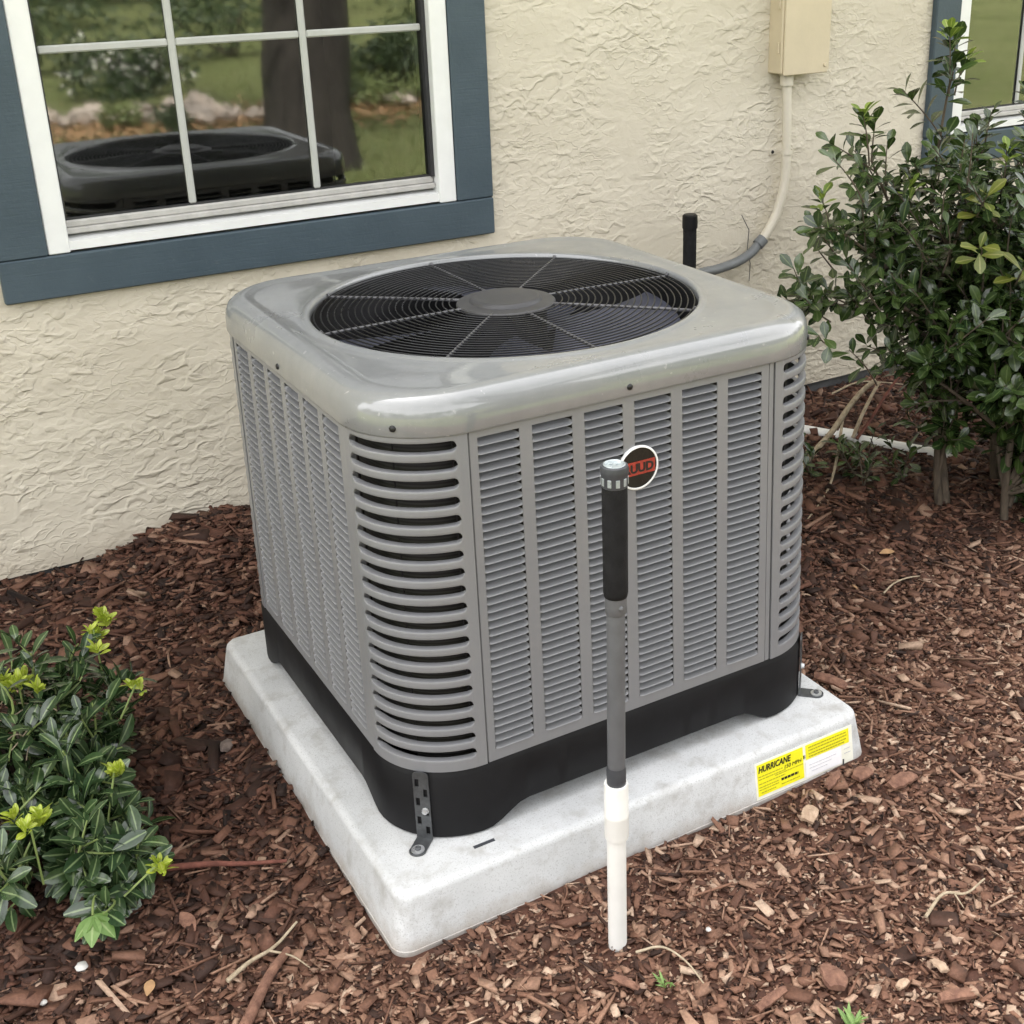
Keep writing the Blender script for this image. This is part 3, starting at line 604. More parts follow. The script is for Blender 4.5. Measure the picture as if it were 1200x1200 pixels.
def side_panel(angle, first, individual):
    Mr = Matrix.Rotation(R(angle), 4, 'Z'); Mf = Mr @ Matrix.Translation((0, -H, 0))      # local: x along the face, -y outward
    xs = [-SEAM + 0.0015]
    for i in range(6): xs += [first + CP * i, first + CP * i + CW]
    xs.append(SEAM - 0.0105 if angle == 0 else SEAM - 0.0015)
    zt = lz[0] + PIT / 2; zb = lz[-1] - PIT / 2
    mb = MB(); mb.plate(xs, [Z1 + 0.0005, zb, zt, Z2 + 0.02], lambda i, j: j == 1 and i % 2 == 1, Mf, 0.0014)
    for x in (xs[0], xs[-1]):       # folded edges
        mb.box((x - 0.0007, 0.0016, Z1 + 0.001), (x + 0.0007, 0.014, Z2 + 0.018), M=Mf)
    pn = obj('side_panel', mb, MAT['paint'], ac, loc=Mf @ Vector((0, 0, Z1)), smooth=None)
    for i in range(6):
        for k in range(NL):
            q = Mf @ Vector((first + CP * i + CW / 2, 0.0002, lz[k]))
            if individual(i, k): place('louver', louv_me, pn, q, (0, 0, R(angle)))
            else: rest.add([Mr @ Vector(p) + q for p in LV], LF)
    return pn
p_front = side_panel(0, -0.2425, lambda i, k: True)
p_left = side_panel(-90, -0.2425, lambda i, k: i == 5 or (i == 4 and k < 27))
side_panel(180, -0.2425, lambda i, k: False); side_panel(90, -0.2425, lambda i, k: False)
obj('louver', rest, MAT['paint'], ac, smooth=40, kind='stuff')
# rounded corner panels with slots
def corner_panel(angle):
    Mr = Matrix.Rotation(R(angle), 4, 'Z'); HC = H + 0.0012; rc = RC
    st = SEAM - (-0.0) ; L0 = (H - rc) - SEAM; L0 = HC - rc - SEAM if HC - rc > SEAM else 0.001
    arc = PI / 2 * rc; tot = 2 * L0 + arc
    def at(s, d):
        # corner between left face (x=-H) and front face (y=-H); s runs from left face to front face
        if s < L0: return (-HC + d, -(SEAM + s), 0)
        if s > L0 + arc: return (-(SEAM + (tot - s)), -HC + d, 0)
        a = PI + (s - L0) / rc; c = -(HC - rc); return (c + (rc - d) * math.cos(a), c + (rc - d) * math.sin(a), 0)
    NS = 19; pit = 0.0265; hh = 0.0073; sl0, sl1 = 0.017, tot - 0.017
    ss = [0.0012, 0.006, sl0 - 0.003] + [sl0 + hh * (1 - math.cos(a)) for a in np.linspace(0.0, PI / 2, 5)] + list(np.linspace(sl0 + hh, sl1 - hh, 15)[1:-1]) + [sl1 - hh * (1 - math.sin(a)) for a in np.linspace(0.0, PI / 2, 5)] + [sl1 + 0.003, tot - 0.006, tot - 0.0012]
    def hs(s):
        if s <= sl0 or s >= sl1: return 0.0
        e = min(s - sl0, sl1 - s); return hh if e >= hh else math.sqrt(max(0, hh * hh - (hh - e) ** 2))
    mb = MB(); ztop = 0.7125
    n = len(ss)
    def strip(zf):
        """zf(s) -> list of (z, depth) stations; makes quads along s"""
        cols = [[Vector((*at(s, d)[:2], z)) for z, d in zf(s)] for s in ss]; m = len(cols[0])
        mb.add([Mr @ p for c in cols for p in c], [(i * m + j, i * m + j + 1, (i + 1) * m + j + 1, (i + 1) * m + j) for i in range(n - 1) for j in range(m - 1)])
    zc = [ztop - 0.004 - pit * k for k in range(NS)]
    def edge(k, sgn):
        def g(s):
            h_ = hs(s); b = h_ / hh
            return [(zc[k] + sgn * (h_ + 0.0040 * b), 0.0), (zc[k] + sgn * (h_ + 0.0016 * b), 0.0001 * b), (zc[k] + sgn * (h_ + 0.0004 * b), 0.0007 * b), (zc[k] + sgn * h_, 0.0020 * b), (zc[k] + sgn * h_, 0.010 * b)]
        return g
    strip(lambda s: [(Z2 + 0.02, 0)] + edge(0, 1)(s))
    for k in range(NS - 1):
        strip(lambda s: edge(k, -1)(s)[::-1] + edge(k + 1, 1)(s))
    strip(lambda s: edge(NS - 1, -1)(s)[::-1] + [(Z1 + 0.0005, 0.0)])
    for e in (0, n - 1):      # folded vertical edges
        a0 = at(ss[e], 0); a1 = at(ss[e], 0.014)
        mb.add([Mr @ Vector((a0[0], a0[1], Z1 + 0.0005)), Mr @ Vector((a1[0], a1[1], Z1 + 0.0005)), Mr @ Vector((a1[0], a1[1], Z2 + 0.02)), Mr @ Vector((a0[0], a0[1], Z2 + 0.02))], [(0, 1, 2, 3)])
    c0 = Mr @ Vector((-H, -H, Z1)); obj('corner_panel', mb, MAT['paint'], ac, loc=c0, smooth=30)
for a in (0, 90, 180, 270): corner_panel(a)
mb = MB(); mb.box((SEAM - 0.0095, -H + 0.0002, Z1 + 0.001), (SEAM - 0.0018, -H + 0.003, Z2 + 0.018)); obj('trim_strip', mb, MAT['paint'], ac, smooth=None)

# cap
mb = MB(); RH = 0.3150
HC = 0.3855; r0 = 0.134
prof = [(0.014, Z2 + 0.004), (0.003, Z2), (0.0008, Z2 + 0.0006), (0.0, Z2 + 0.003), (0.0003, Z2 + 0.022), (0.0022, Z2 + 0.034), (0.0065, Z2 + 0.0445), (0.0135, Z2 + 0.0505), (0.021, Z2 + 0.0545), (0.028, Z2 + 0.0560), (0.034, Z2 + 0.0560), (0.040, Z2 + 0.0545), (0.045, Z2 + 0.0534), (0.050, Z2 + 0.0530)]
rg = [sqring(HC - d, max(0.04, r0 - d * 0.8), z) for d, z in prof]
zf = Z2 + 0.0530
last = rg[-1]
outc = circ(RH + 0.013, zf)
rg.append([tuple(0.5 * (a + b) for a, b in zip(p, q)) for p, q in zip(last, outc)])
rg += [outc, circ(RH + 0.010, zf + 0.0012), circ(RH + 0.006, zf + 0.0034), circ(RH + 0.002, zf + 0.0036), circ(RH - 0.001, zf + 0.0018), circ(RH - 0.0025, zf - 0.003), circ(RH - 0.003, zf - 0.04)]
mb.rings(rg); obj('cap', mb, MAT['cap'], ac, smooth=60)
mb = MB(); mb.rings([circ(RH - 0.0032, zf - 0.008), circ(RH - 0.006, zf - 0.010), circ(RH - 0.006, zf - 0.24)]); obj('fan_shroud', mb, MAT['black'], ac, smooth=60)
k45 = (HC - r0) + r0 * 0.7071
for q, ax in (((-k45, -k45, Z2 + 0.014), (-1, -1, 0)), ((-0.006, -HC, Z2 + 0.014), (0, -1, 0)), ((-HC, 0.0, Z2 + 0.014), (-1, 0, 0)), ((k45, -k45, Z2 + 0.014), (1, -1, 0)), ((HC, 0, Z2 + 0.014), (1, 0, 0))):
    mb = MB(); mb.lathe([(0, 0.0028), (0.003, 0.0026), (0.0046, 0.001), (0.0048, -0.003)], q, 12, axis=Vector(ax).normalized()); obj('screw', mb, MAT['screw'], ac, smooth=60)

# fan guard: rings and spokes, hub
def gzr(r): return ZT - 0.003 + 0.003 * (1 - (r / 0.31) ** 2)
guard = None
for r in np.linspace(0.307, 0.092, 21):
    nseg = 96; cx = [(r * math.cos(2 * PI * i / nseg), r * math.sin(2 * PI * i / nseg), gzr(r)) for i in range(nseg)]
    V = []; wr = 0.0012
    for x, y, z in cx:
        ux, uy = x / r, y / r
        for j in range(6):
            a = 2 * PI * j / 6; V.append((x + ux * wr * math.cos(a), y + uy * wr * math.cos(a), z + wr * math.sin(a)))
    F = [(i * 6 + j, ((i + 1) % nseg) * 6 + j, ((i + 1) % nseg) * 6 + (j + 1) % 6, i * 6 + (j + 1) % 6) for i in range(nseg) for j in range(6)]
    mb = MB(); mb.add(V, F)
    if guard is None: guard = obj('fan_guard', mb, MAT['wire'], ac, loc=(0, 0, ZT), smooth=60)
    else: obj('wire_ring', mb, MAT['wire'], guard, smooth=60)
for k in range(8):
    th = R(45 * k + (1 if k % 2 else -1.5)); pts = []
    for r in np.linspace(0.07, 0.309, 16): pts.append((r * math.cos(th), r * math.sin(th), gzr(r) - 0.0020))
    pts.append((0.312 * math.cos(th), 0.312 * math.sin(th), gzr(0.309) + 0.004))
    mb = MB(); mb.tube(pts, 0.0028, 6); obj('spoke', mb, MAT['spoke'], guard, smooth=60)
mb = MB(); zh = gzr(0.0) - 0.001
mb.lathe([(0.081, zh - 0.006), (0.081, zh - 0.001), (0.079, zh + 0.001), (0.062, zh + 0.002), (0.059, zh + 0.0025), (0.057, zh + 0.0065), (0.054, zh + 0.0085), (0.050, zh + 0.0090), (0.0, zh + 0.0085)], (0, 0, 0), 64)
obj('hub_cover', mb, MAT['hub'], guard, smooth=35)
# fan and motor below the guard
mb = MB(); mb.lathe([(0, 0.765), (0.06, 0.765), (0.066, 0.755), (0.066, 0.66), (0.05, 0.65)], (0, 0, 0), 40); mb.lathe([(0.066, 0.70), (0.085, 0.695), (0.085, 0.68), (0.066, 0.675)], (0, 0, 0), 40); fan = obj('fan', mb, MAT['black'], ac, loc=(0, 0, 0.70))
for k in range(4):
    V = []; na, nr = 10, 8
    for i in range(nr + 1):
        r = 0.08 + (0.292 - 0.08) * i / nr; span = R(58) * (0.75 + 0.25 * i / nr)
        for j in range(na + 1):
            a = R(90 * k + 52) + span * (j / na - 0.5) + 0.25 * (i / nr); z = 0.712 + 0.055 * (j / na - 0.5) + 0.010 * math.sin(PI * j / na)
            V.append((r * math.cos(a), r * math.sin(a), z))
    F = [(i * (na + 1) + j, i * (na + 1) + j + 1, (i + 1) * (na + 1) + j + 1, (i + 1) * (na + 1) + j) for i in range(nr) for j in range(na)]
    mb = MB(); mb.add(V, F); obj('fan_blade', mb, MAT['blade'], fan, smooth=60)
mb = MB(); mb.add(circ(RH - 0.004, 0.52), [tuple(range(208))]); obj('fan_well', mb, MAT['black'], ac, smooth=None)

# round badge
bc = Vector((0.008, -H, 0.611)); mb = MB(); mb.lathe([(0.034, 0.0), (0.034, 0.0028), (0.0325, 0.0038), (0.0312, 0.0038), (0.0309, 0.003), (0.0309, 0.001)], bc, 48, axis=(0, -1, 0))
bd = obj('badge', mb, MAT['badgewhite'], ac, loc=bc)
mb = MB(); mb.lathe([(0.0310, 0.0024), (0.0, 0.0026)], bc, 48, axis=(0, -1, 0)); obj('badge_face', mb, MAT['badgeblack'], bd, smooth=60)
mb = MB(); q = []
for sgn in (1, -1):
    for t in np.linspace(0, 1, 13):
        zz = sgn * 0.0105; xm = math.sqrt(0.0300 ** 2 - zz ** 2); x = -xm + 2 * xm * t; q.append((bc.x + (x if sgn > 0 else -x), -H - 0.0030, bc.z + zz))
mb.add(q, [tuple(range(26))]); obj('badge_band', mb, MAT['red'], bd, smooth=None)
text('RUUD', 0.0185, Matrix.Translation((bc.x - 0.0255, -H - 0.0034, bc.z - 0.0062)), MAT['ink'], 'lettering', bd, 0.0, 0.050, ext=0.0003, offset=0.0007)

# hold-down straps at the corners
def strap(angle):
    c = Vector((0, 0, 0)); d = Vector((-1, -1, 0)).normalized(); rot = Matrix.Rotation(R(angle), 4, 'Z'); d = rot @ d
    kk = (H + 0.0025 - RC) * math.sqrt(2) + RC + 0.0016; base = d * kk; t = Vector((0, 0, 1)).cross(-d)
    M = Matrix(((t.x, -d.x, 0, base.x), (t.y, -d.y, 0, base.y), (0, 0, 1, 0), (0, 0, 0, 1)))
    xs = [-0.0120, -0.0092, -0.0030, 0.0030, 0.0092, 0.0120]; zs = [HP + 0.001]; z = HP + 0.010
    for k in range(6): zs += [z, z + 0.0135]; z += 0.0165
    zs.append(Z1 - 0.004)
    def hole(i, j):
        if j % 2 == 0 or j >= len(zs) - 1: return False
        k = j // 2; return (i == 1 and k % 2 == 0) or (i == 3 and k % 2 == 1)
    mb = MB(); mb.plate(xs, zs, hole, M, -0.0018)
    n = 9; arc = [(0.0120 * math.cos(PI * i / n), 0.0105 * math.sin(PI * i / n)) for i in range(n + 1)]
    mb.add([M @ Vector((x, -0.0018, Z1 - 0.004 + y * 0.7)) for x, y in arc] + [M @ Vector((x, 0, Z1 - 0.004 + y * 0.7)) for x, y in arc], [tuple(range(n + 1))] + [(i, i + n + 1, i + n + 2, i + 1) for i in range(n)])
    foot = [(-0.0120, -0.0018), (-0.0120, -0.026)] + [(-0.0125 * math.cos(PI * i / n), -0.030 - 0.0115 * math.sin(PI * i / n)) for i in range(n + 1)] + [(0.0120, -0.026), (0.0120, -0.0018)]
    mb.add([M @ Vector((x, y, HP + 0.0024)) for x, y in foot] + [M @ Vector((x, y, HP + 0.0004)) for x, y in foot], [tuple(range(len(foot)))] + [(i, i + len(foot), (i + 1) % len(foot) + len(foot), (i + 1) % len(foot)) for i in range(len(foot))])
    s = obj('hold_down_strap', mb, MAT['dsteel'], ac, loc=base + Vector((0, 0, HP)), smooth=30)
    pw = M @ Vector((0, -0.029, HP + 0.0024))
    mb = MB(); mb.lathe([(0.0095, 0.0), (0.0095, 0.0016), (0.0045, 0.0018)], pw, 24); obj('washer', mb, MAT['steel'], s)
    mb = MB(); mb.lathe([(0.0048, 0.001), (0.0048, 0.0045), (0.0035, 0.0055), (0.0018, 0.0050), (0, 0.0040)], pw, 6); obj('bolt', mb, MAT['dsteel'], s, smooth=20)
    mb = MB(); mb.lathe([(0.0055, 0.0), (0.0055, 0.0012), (0.0045, 0.0016), (0.0042, 0.0048), (0, 0.0055)], M @ Vector((-0.0045, -0.0018, HP + 0.052)), 8, axis=d); obj('screw', mb, MAT['steel'], s, smooth=25)
strap(0); strap(90)
# the cabinet is a little shallower than it is wide and flares slightly towards its base
def warp(x, y, z):
    t = min(1.15, max(0.0, (Z2 - z) / (Z2 - Z1))); return (-H + (x + H) * (1 + 0.022 * t), -H + (y + H) * (0.967 + 0.020 * t), z)
def fit_down(o):
    g = ORG[o.name]
    if o.data is louv_me:
        q = Vector(warp(*g)); o.location += q - g
    elif o.type == 'MESH':
        for v in o.data.vertices: v.co = Vector(warp(*(v.co + g))) - g
    for c in o.children: fit_down(c)
fit_down(ac)

# ------------------------------------------------------------------ upright pipe in front of the unit
PB = Vector((-0.172, -0.599, 0.0))
sp = empty('upright_pipe', PB, 'upright pipe in the mulch, white at the bottom, grey above, black grip on top', 'pipe')
def at_z(z): return (PB.x + 0.004 * z, PB.y, 0)
mb = MB(); mb.tube([(PB.x, PB.y, -0.05), (PB.x, PB.y, 0.21)], 0.0132, 24); obj('white_pipe', mb, MAT['pvc'], sp, smooth=60)
mb = MB(); mb.lathe([(0.0135, 0.186), (0.0161, 0.188), (0.0167, 0.192), (0.0167, 0.222), (0.0171, 0.224), (0.0171, 0.228), (0.0165, 0.230), (0.0165, 0.272), (0.0158, 0.276), (0.0122, 0.276)], (PB.x + 0.0005, PB.y, 0), 28); obj('coupling', mb, MAT['pvc'], sp)
mb = MB(); mb.lathe([(0.0104, 0.262), (0.0124, 0.268), (0.0130, 0.278), (0.0132, 0.298), (0.0124, 0.301), (0.0124, 0.303)], (PB.x + 0.001, PB.y, 0), 24); obj('collar', mb, MAT['dgrey'], sp)
mb = MB(); mb.tube([(PB.x + 0.0012, PB.y, 0.29), (PB.x + 0.0030, PB.y, 0.575)], 0.0119, 24); obj('grey_pipe', mb, MAT['gpipe'], sp, smooth=60)
mb = MB(); mb.lathe([(0.0121, 0.532), (0.0135, 0.534), (0.0139, 0.545), (0.0139, 0.562)], (PB.x + 0.003, PB.y, 0), 24); mb.lathe([(0, 0.003), (0.0026, 0.002), (0.0035, 0)], (PB.x + 0.002, PB.y - 0.0138, 0.545), 8, axis=(0, -1, 0)); obj('socket', mb, MAT['gpipe'], sp)
mb = MB(); mb.lathe([(0.0126, 0.556), (0.0146, 0.557), (0.0158, 0.563), (0.0157, 0.60), (0.0159, 0.66), (0.0158, 0.712)], (PB.x + 0.003, PB.y, 0), 28); obj('grip', mb, MAT['foam'], sp, smooth=60)
mb = MB(); mb.lathe([(0.0152, 0.706), (0.0162, 0.707), (0.0164, 0.722), (0.0171, 0.724), (0.0172, 0.730), (0.0165, 0.7335), (0.0139, 0.7345), (0.0130, 0.7325)], (PB.x + 0.003, PB.y, 0), 32)
cp = obj('cap', mb, MAT['dgrey'], sp)
mb = MB(); mb.lathe([(0.0137, 0.7348), (0.0130, 0.7356), (0.0117, 0.7350), (0.0104, 0.7325), (0.0, 0.7320)], (PB.x + 0.003, PB.y, 0), 32); obj('cap_rim', mb, MAT['capgrey'], cp)
mb = MB()
for k in range(10):
    a = 2 * PI * k / 10; M = Matrix.Translation((PB.x + 0.003, PB.y, 0.7145)) @ Matrix.Rotation(a, 4, 'Z'); mb.box((0.0160, -0.0025, -0.0045), (0.0170, 0.0025, 0.0055), M=M, bev=0.0004)
for a in (0.4, 1.7, 3.6): mb.box((PB.x + 0.003 + 0.006 * math.cos(a) - 0.002, PB.y + 0.006 * math.sin(a) - 0.001, 0.7322), (PB.x + 0.003 + 0.006 * math.cos(a) + 0.002, PB.y + 0.006 * math.sin(a) + 0.001, 0.7338), bev=0.0004)
obj('cap_ridge', mb, MAT['capgrey'], cp)

# ------------------------------------------------------------------ leaves and shrubs
CAMM = np.array(cam.matrix_world.inverted())
def in_frame(P):
    Q = np.c_[P, np.ones(len(P))] @ CAMM.T; z = -Q[:, 2]; f = 44.455 / 36
    return (np.abs(Q[:, 0] / z * f - cam_data.shift_x) < 0.5) & (np.abs(Q[:, 1] / z * f - cam_data.shift_y) < 0.5), z
def leaf_geo(L, W, fold=0.25, curl=0.2, shape=(0.10, 0.62, 1.0, 0.80, 0.02)):
    V = []; mid = []; n = len(shape)
    for i, s in enumerate(shape):
        t = i / (n - 1); x = L * t; z = -curl * L * t * t; w2 = W / 2 * s
        V += [(x, -w2, z + fold * w2), (x, 0, z), (x, w2, z + fold * w2)]; mid += [0.0, 1.0, 0.0]
    F = []
    for i in range(n - 1):
        a = 3 * i; F += [(a, a + 3, a + 4, a + 1), (a + 1, a + 4, a + 5, a + 2)]
    return np.array(V), np.array(F), np.array(mid)
def leaf_mesh(name, geo, mat):
    me = tri_mesh(name, geo[0], geo[1], mat, attr={'mid': geo[2]}); me.polygons.foreach_set('use_smooth', [True] * len(geo[1])); return me
def frame(d, up):
    d = d / np.linalg.norm(d, axis=1, keepdims=True); y = np.cross(up, d); y /= np.linalg.norm(y, axis=1, keepdims=True) + 1e-9
    z = np.cross(d, y); return np.stack([d, y, z], -1)            # columns
def leaf_stuff(name, geo, pos, Rm, sc, mat, parent, **tags):
    V = np.einsum('nij,vj->nvi', Rm * sc[:, None, None], geo[0]) + pos[:, None, :]
    nv = len(geo[0]); F = (geo[1][None] + np.arange(len(pos))[:, None, None] * nv).reshape(-1, 4)
    org = ORG[parent.name] if parent else (0, 0, 0)
    me = tri_mesh(name, V.reshape(-1, 3), F, mat, org, {'mid': np.tile(geo[2], len(pos))}); me.polygons.foreach_set('use_smooth', [True] * len(F))
    return place(name, me, parent, org, **tags)
class Leaves:
    def __init__(s): s.p, s.R, s.s = [], [], []
    def shoot(s, rg, p0, p1, n, spread=0.9, size=1.0, tip=True, t0=0.12):
        p0, p1 = np.array(p0, float), np.array(p1, float); ax = p1 - p0; ln = np.linalg.norm(ax); ax /= ln
        u = np.cross(ax, [0.3, 0.2, 0.9]); u /= np.linalg.norm(u); v = np.cross(ax, u); ph = rg.uniform(0, 6.28)
        for i in range(n):
            t = t0 + (1 - t0) * (i / max(1, n - 1)) ** 0.8; a = ph + i * 2.4 + rg.normal(0, 0.25); rad = math.cos(a) * u + math.sin(a) * v
            ta = 0.35 + 0.9 * max(0, t - 0.6) / 0.4 if tip else 0.4
            d = rad * spread + ax * ta + rg.normal(0, 0.15, 3); up = ax * 0.9 + np.array([0, 0, 0.7]) - rad * 0.1 + rg.normal(0, 0.2, 3)
            s.p.append(p0 + ax * ln * t + rad * 0.003); s.R.append(frame(d[None], up[None])[0]); s.s.append(size * rg.uniform(0.7, 1.15) * (0.8 if t > 0.93 else 1.0))
    def arr(s): return np.array(s.p), np.array(s.R), np.array(s.s)
def emit(lv, geo, mat, mat_mass, parent, limit):
    pos, Rm, sc = lv.arr(); ok, z = in_frame(pos)
    order = np.argsort(np.where(ok, z / np.maximum(sc, 0.3), 99)); top = order[:limit]; top = top[ok[top]]; mask = np.ones(len(pos), bool); mask[top] = False
    me = leaf_mesh('leaf', geo, mat)
    for i in top:
        o = place('leaf', me, parent, pos[i], Matrix(Rm[i].tolist()).to_euler()); o.scale = (sc[i],) * 3
    if mask.any(): leaf_stuff('leaf', geo, pos[mask], Rm[mask], sc[mask], mat_mass, parent, kind='stuff')

# --- tall shrub on the right
rg = np.random.default_rng(21)
shrub = empty('shrub', (1.30, 0.15, 0.0), 'tall dark green glossy leaved shrub right of the air conditioner', 'shrub')
trunks = [((1.262, 0.180, 0.0), (1.235, 0.195, 0.17), (1.262, 0.20, 0.40), 0.0095), ((1.275, 0.17, 0.0), (1.29, 0.23, 0.2), (1.30, 0.30, 0.46), 0.010),
          ((1.335, 0.045, 0.0), (1.315, 0.05, 0.15), (1.36, 0.06, 0.36), 0.009), ((1.345, 0.05, 0.04), (1.42, 0.08, 0.12), (1.55, 0.12, 0.32), 0.009),
          ((1.50, 0.22, 0.0), (1.50, 0.25, 0.2), (1.55, 0.32, 0.45), 0.012), ((1.66, 0.12, 0.0), (1.70, 0.15, 0.2), (1.78, 0.2, 0.4), 0.011)]
for a, b, c, r in trunks:
    mb = MB(); P = bez(a, b, c, 8); mb.tube(P, [r * (1.15 - 0.45 * i / 8) for i in range(9)], 9); obj('trunk', mb, MAT['twig'], shrub, smooth=60)
# branch ends chosen from the outline of the real shrub (tall tip, left arm, low left arm)
ends = [(1.215, 0.22, 1.02), (1.02, 0.24, 0.86), (0.93, 0.22, 0.72), (0.90, 0.25, 0.56), (1.20, 0.12, 0.78), (1.30, 0.10, 0.72), (1.34, 0.22, 0.86), (1.42, 0.16, 0.78), (1.52, 0.22, 0.84), (1.60, 0.30, 0.86),
        (1.06, 0.16, 0.55), (1.12, 0.08, 0.46), (1.20, 0.0, 0.50), (1.32, -0.04, 0.48), (1.45, -0.02, 0.52), (1.58, 0.02, 0.54), (1.70, 0.1, 0.62), (1.82, 0.2, 0.66), (1.75, 0.36, 0.8), (1.10, 0.30, 0.68), (1.22, 0.36, 0.58), (1.40, 0.40, 0.60),
        (1.25, -0.03, 0.36), (1.42, -0.08, 0.36), (1.58, -0.05, 0.36), (1.72, -0.02, 0.42), (1.13, 0.20, 0.40), (1.36, 0.05, 0.62), (1.50, 0.08, 0.66), (1.62, 0.16, 0.72), (1.90, 0.3, 0.5), (1.46, 0.3, 0.72),
        (1.56, -0.12, 0.24), (1.70, -0.1, 0.26), (1.50, 0.05, 0.2), (1.65, 0.05, 0.15)]
for _ in range(80):
    d = rg.normal(0, 1, 3); d /= np.linalg.norm(d); rad = rg.random() ** 0.4; ends.append(tuple(np.array((1.47, 0.17, 0.43)) + d * rad * np.array((0.36, 0.26, 0.29))))
for _ in range(36): ends.append((rg.uniform(1.36, 1.95), rg.uniform(-0.16, 0.10), rg.uniform(0.08, 0.30)))
A, Yl, Ol = Leaves(), Leaves(), Leaves()
tops = [Vector(c) for a, b, c, r in trunks]; stems = MB()
def add_shoot(p0, p1, n, L=A, size=1.0, r=0.0022):
    p0 = Vector(p0); p1 = Vector(p1); m = (p0 + p1) / 2 + Vector(rg.normal(0, 0.008, 3)); P = bez(p0, m, p1, 4)
    stems.tube(P, [r * (1 - 0.5 * i / 4) for i in range(5)], 5); L.shoot(rg, p0, p1, n, size=size)
for e in ends:
    e = Vector(e); t = min(tops, key=lambda q: (q - e).length + (0.15 if q.z > e.z else 0)); ti = tops.index(t); ta, tb, tc, tr = trunks[ti]
    P = bez(ta, tb, tc, 8); st = P[5] if e.z < 0.5 else P[8]
    if e.z < 0.3: st = P[2]
    mid = (st + e) / 2 + Vector((0, 0, 0.05 * (1 if e.z > 0.4 else 0.3))) + Vector(rg.normal(0, 0.02, 3))
    br = bez(st, mid, e, 10); mb = MB(); mb.tube(br, [0.0062 * (1 - 0.65 * i / 10) for i in range(11)], 7); obj('branch', mb, MAT['twig'], shrub, smooth=60)
    out = (e - Vector((1.40, 0.20, 0.35))).normalized()
    ns = 6 if e.z > 0.95 else 8
    for k in range(ns):
        f = 0.40 + 0.60 * (k / (ns - 1)); i0 = min(9, int(f * 10)); p0 = br[i0].lerp(br[i0 + 1], f * 10 - i0) if i0 < 10 else br[10]
        dirv = (e - st).normalized() * 0.6 + out * 0.25 + Vector((0, 0, 0.35)) + Vector(rg.normal(0, 0.55, 3))
        if e.z > 0.95: dirv = Vector((0, 0, 1)) + Vector(rg.normal(0, 0.35, 3))
        ln = rg.uniform(0.06, 0.14); add_shoot(p0, p0 + dirv.normalized() * ln, int(rg.integers(9, 15)), size=rg.uniform(0.8, 1.1))
for _ in range(36):
    q = np.array((1.06, 0.22, 0.68)) + np.clip(rg.normal(0, 1, 3), -1.6, 1.6) * np.array((0.12, 0.09, 0.13)); q[0] = max(q[0], 0.86); b0 = Vector(q) + Vector((0.09, 0.0, -0.10)); add_shoot(b0, Vector(q), int(rg.integers(9, 14)), size=rg.uniform(0.8, 1.05))
for _ in range(30):
    q = np.array((1.38, 0.14, 0.80)) + np.clip(rg.normal(0, 1, 3), -1.6, 1.6) * np.array((0.16, 0.09, 0.08)); b0 = Vector(q) + Vector((0.02, 0.02, -0.11)); add_shoot(b0, Vector(q), int(rg.integers(9, 14)), size=rg.uniform(0.8, 1.05))
# leading tips with bright young leaves
for p0, p1, n in (((1.208, 0.215, 0.98), (1.19, 0.21, 1.105), 12), ((1.23, 0.22, 0.98), (1.25, 0.215, 1.045), 7), ((1.015, 0.24, 0.85), (0.985, 0.235, 0.955), 12), ((0.905, 0.22, 0.70), (0.865, 0.215, 0.80), 12), ((0.885, 0.25, 0.56), (0.80, 0.22, 0.665), 14), ((0.93, 0.24, 0.52), (0.82, 0.20, 0.60), 12), ((1.42, 0.16, 0.78), (1.43, 0.15, 0.90), 13), ((1.52, 0.22, 0.84), (1.53, 0.2, 0.94), 13), ((0.86, 0.16, 0.50), (0.79, 0.12, 0.545), 6)):
    add_shoot(p0, p1, n)
for p in ((1.19, 0.21, 1.105), (1.25, 0.215, 1.045), (0.985, 0.235, 0.955), (1.36, 0.05, 0.62)):
    Yl.shoot(rg, np.array(p) - (0, 0, 0.015), np.array(p) + (0, 0, 0.012), 9, 0.7, 0.8)
for p0, p1, n in (((1.17, 0.06, 0.66), (1.13, 0.02, 0.70), 7), ((1.25, 0.02, 0.60), (1.23, -0.02, 0.66), 7), ((1.20, 0.10, 0.74), (1.17, 0.05, 0.80), 6)):
    add_shoot(p0, p1, n, Ol, 1.1)
for p in ((0.865, 0.215, 0.80), (1.43, 0.15, 0.905), (1.53, 0.2, 0.945), (1.30, 0.12, 0.86), (1.10, 0.20, 0.80)):
    Yl.shoot(rg, np.array(p) - (0, 0, 0.03), np.array(p) + (0, 0, 0.012), 7, 0.7, 0.75)
for p in ((1.34, -0.03, 0.50), (1.46, 0.02, 0.60), (1.37, 0.06, 0.42)):
    Yl.shoot(rg, np.array(p) - (0, 0, 0.01), np.array(p) + (0, 0, 0.012), 6, 0.7, 0.6)
# low dark suckers at the foot of the shrub
for p in ((1.22, 0.42), (1.30, 0.34), (1.18, 0.36), (1.38, 0.0), (1.45, -0.05), (1.5, 0.0), (1.28, 0.44), (1.60, 0.0), (1.12, 0.48)):
    for k in range(3):
        p0 = Vector((p[0], p[1], 0.01)); add_shoot(p0, p0 + Vector((rg.normal(0, 0.04), rg.normal(0, 0.04), rg.uniform(0.05, 0.11))), 9, size=0.8)
obj('twigs', stems, MAT['twig'], shrub, smooth=60, kind='stuff')
GA = leaf_geo(0.047, 0.0235, 0.20, 0.16, (0.06, 0.36, 0.74, 1.0, 0.90, 0.22))
emit(A, GA, MAT['leafA'], MAT['leafA2'], shrub, 240)
emit(Yl, GA, MAT['leafY'], MAT['leafY'], shrub, 40)
emit(Ol, GA, MAT['leafO'], MAT['leafO'], shrub, 20)

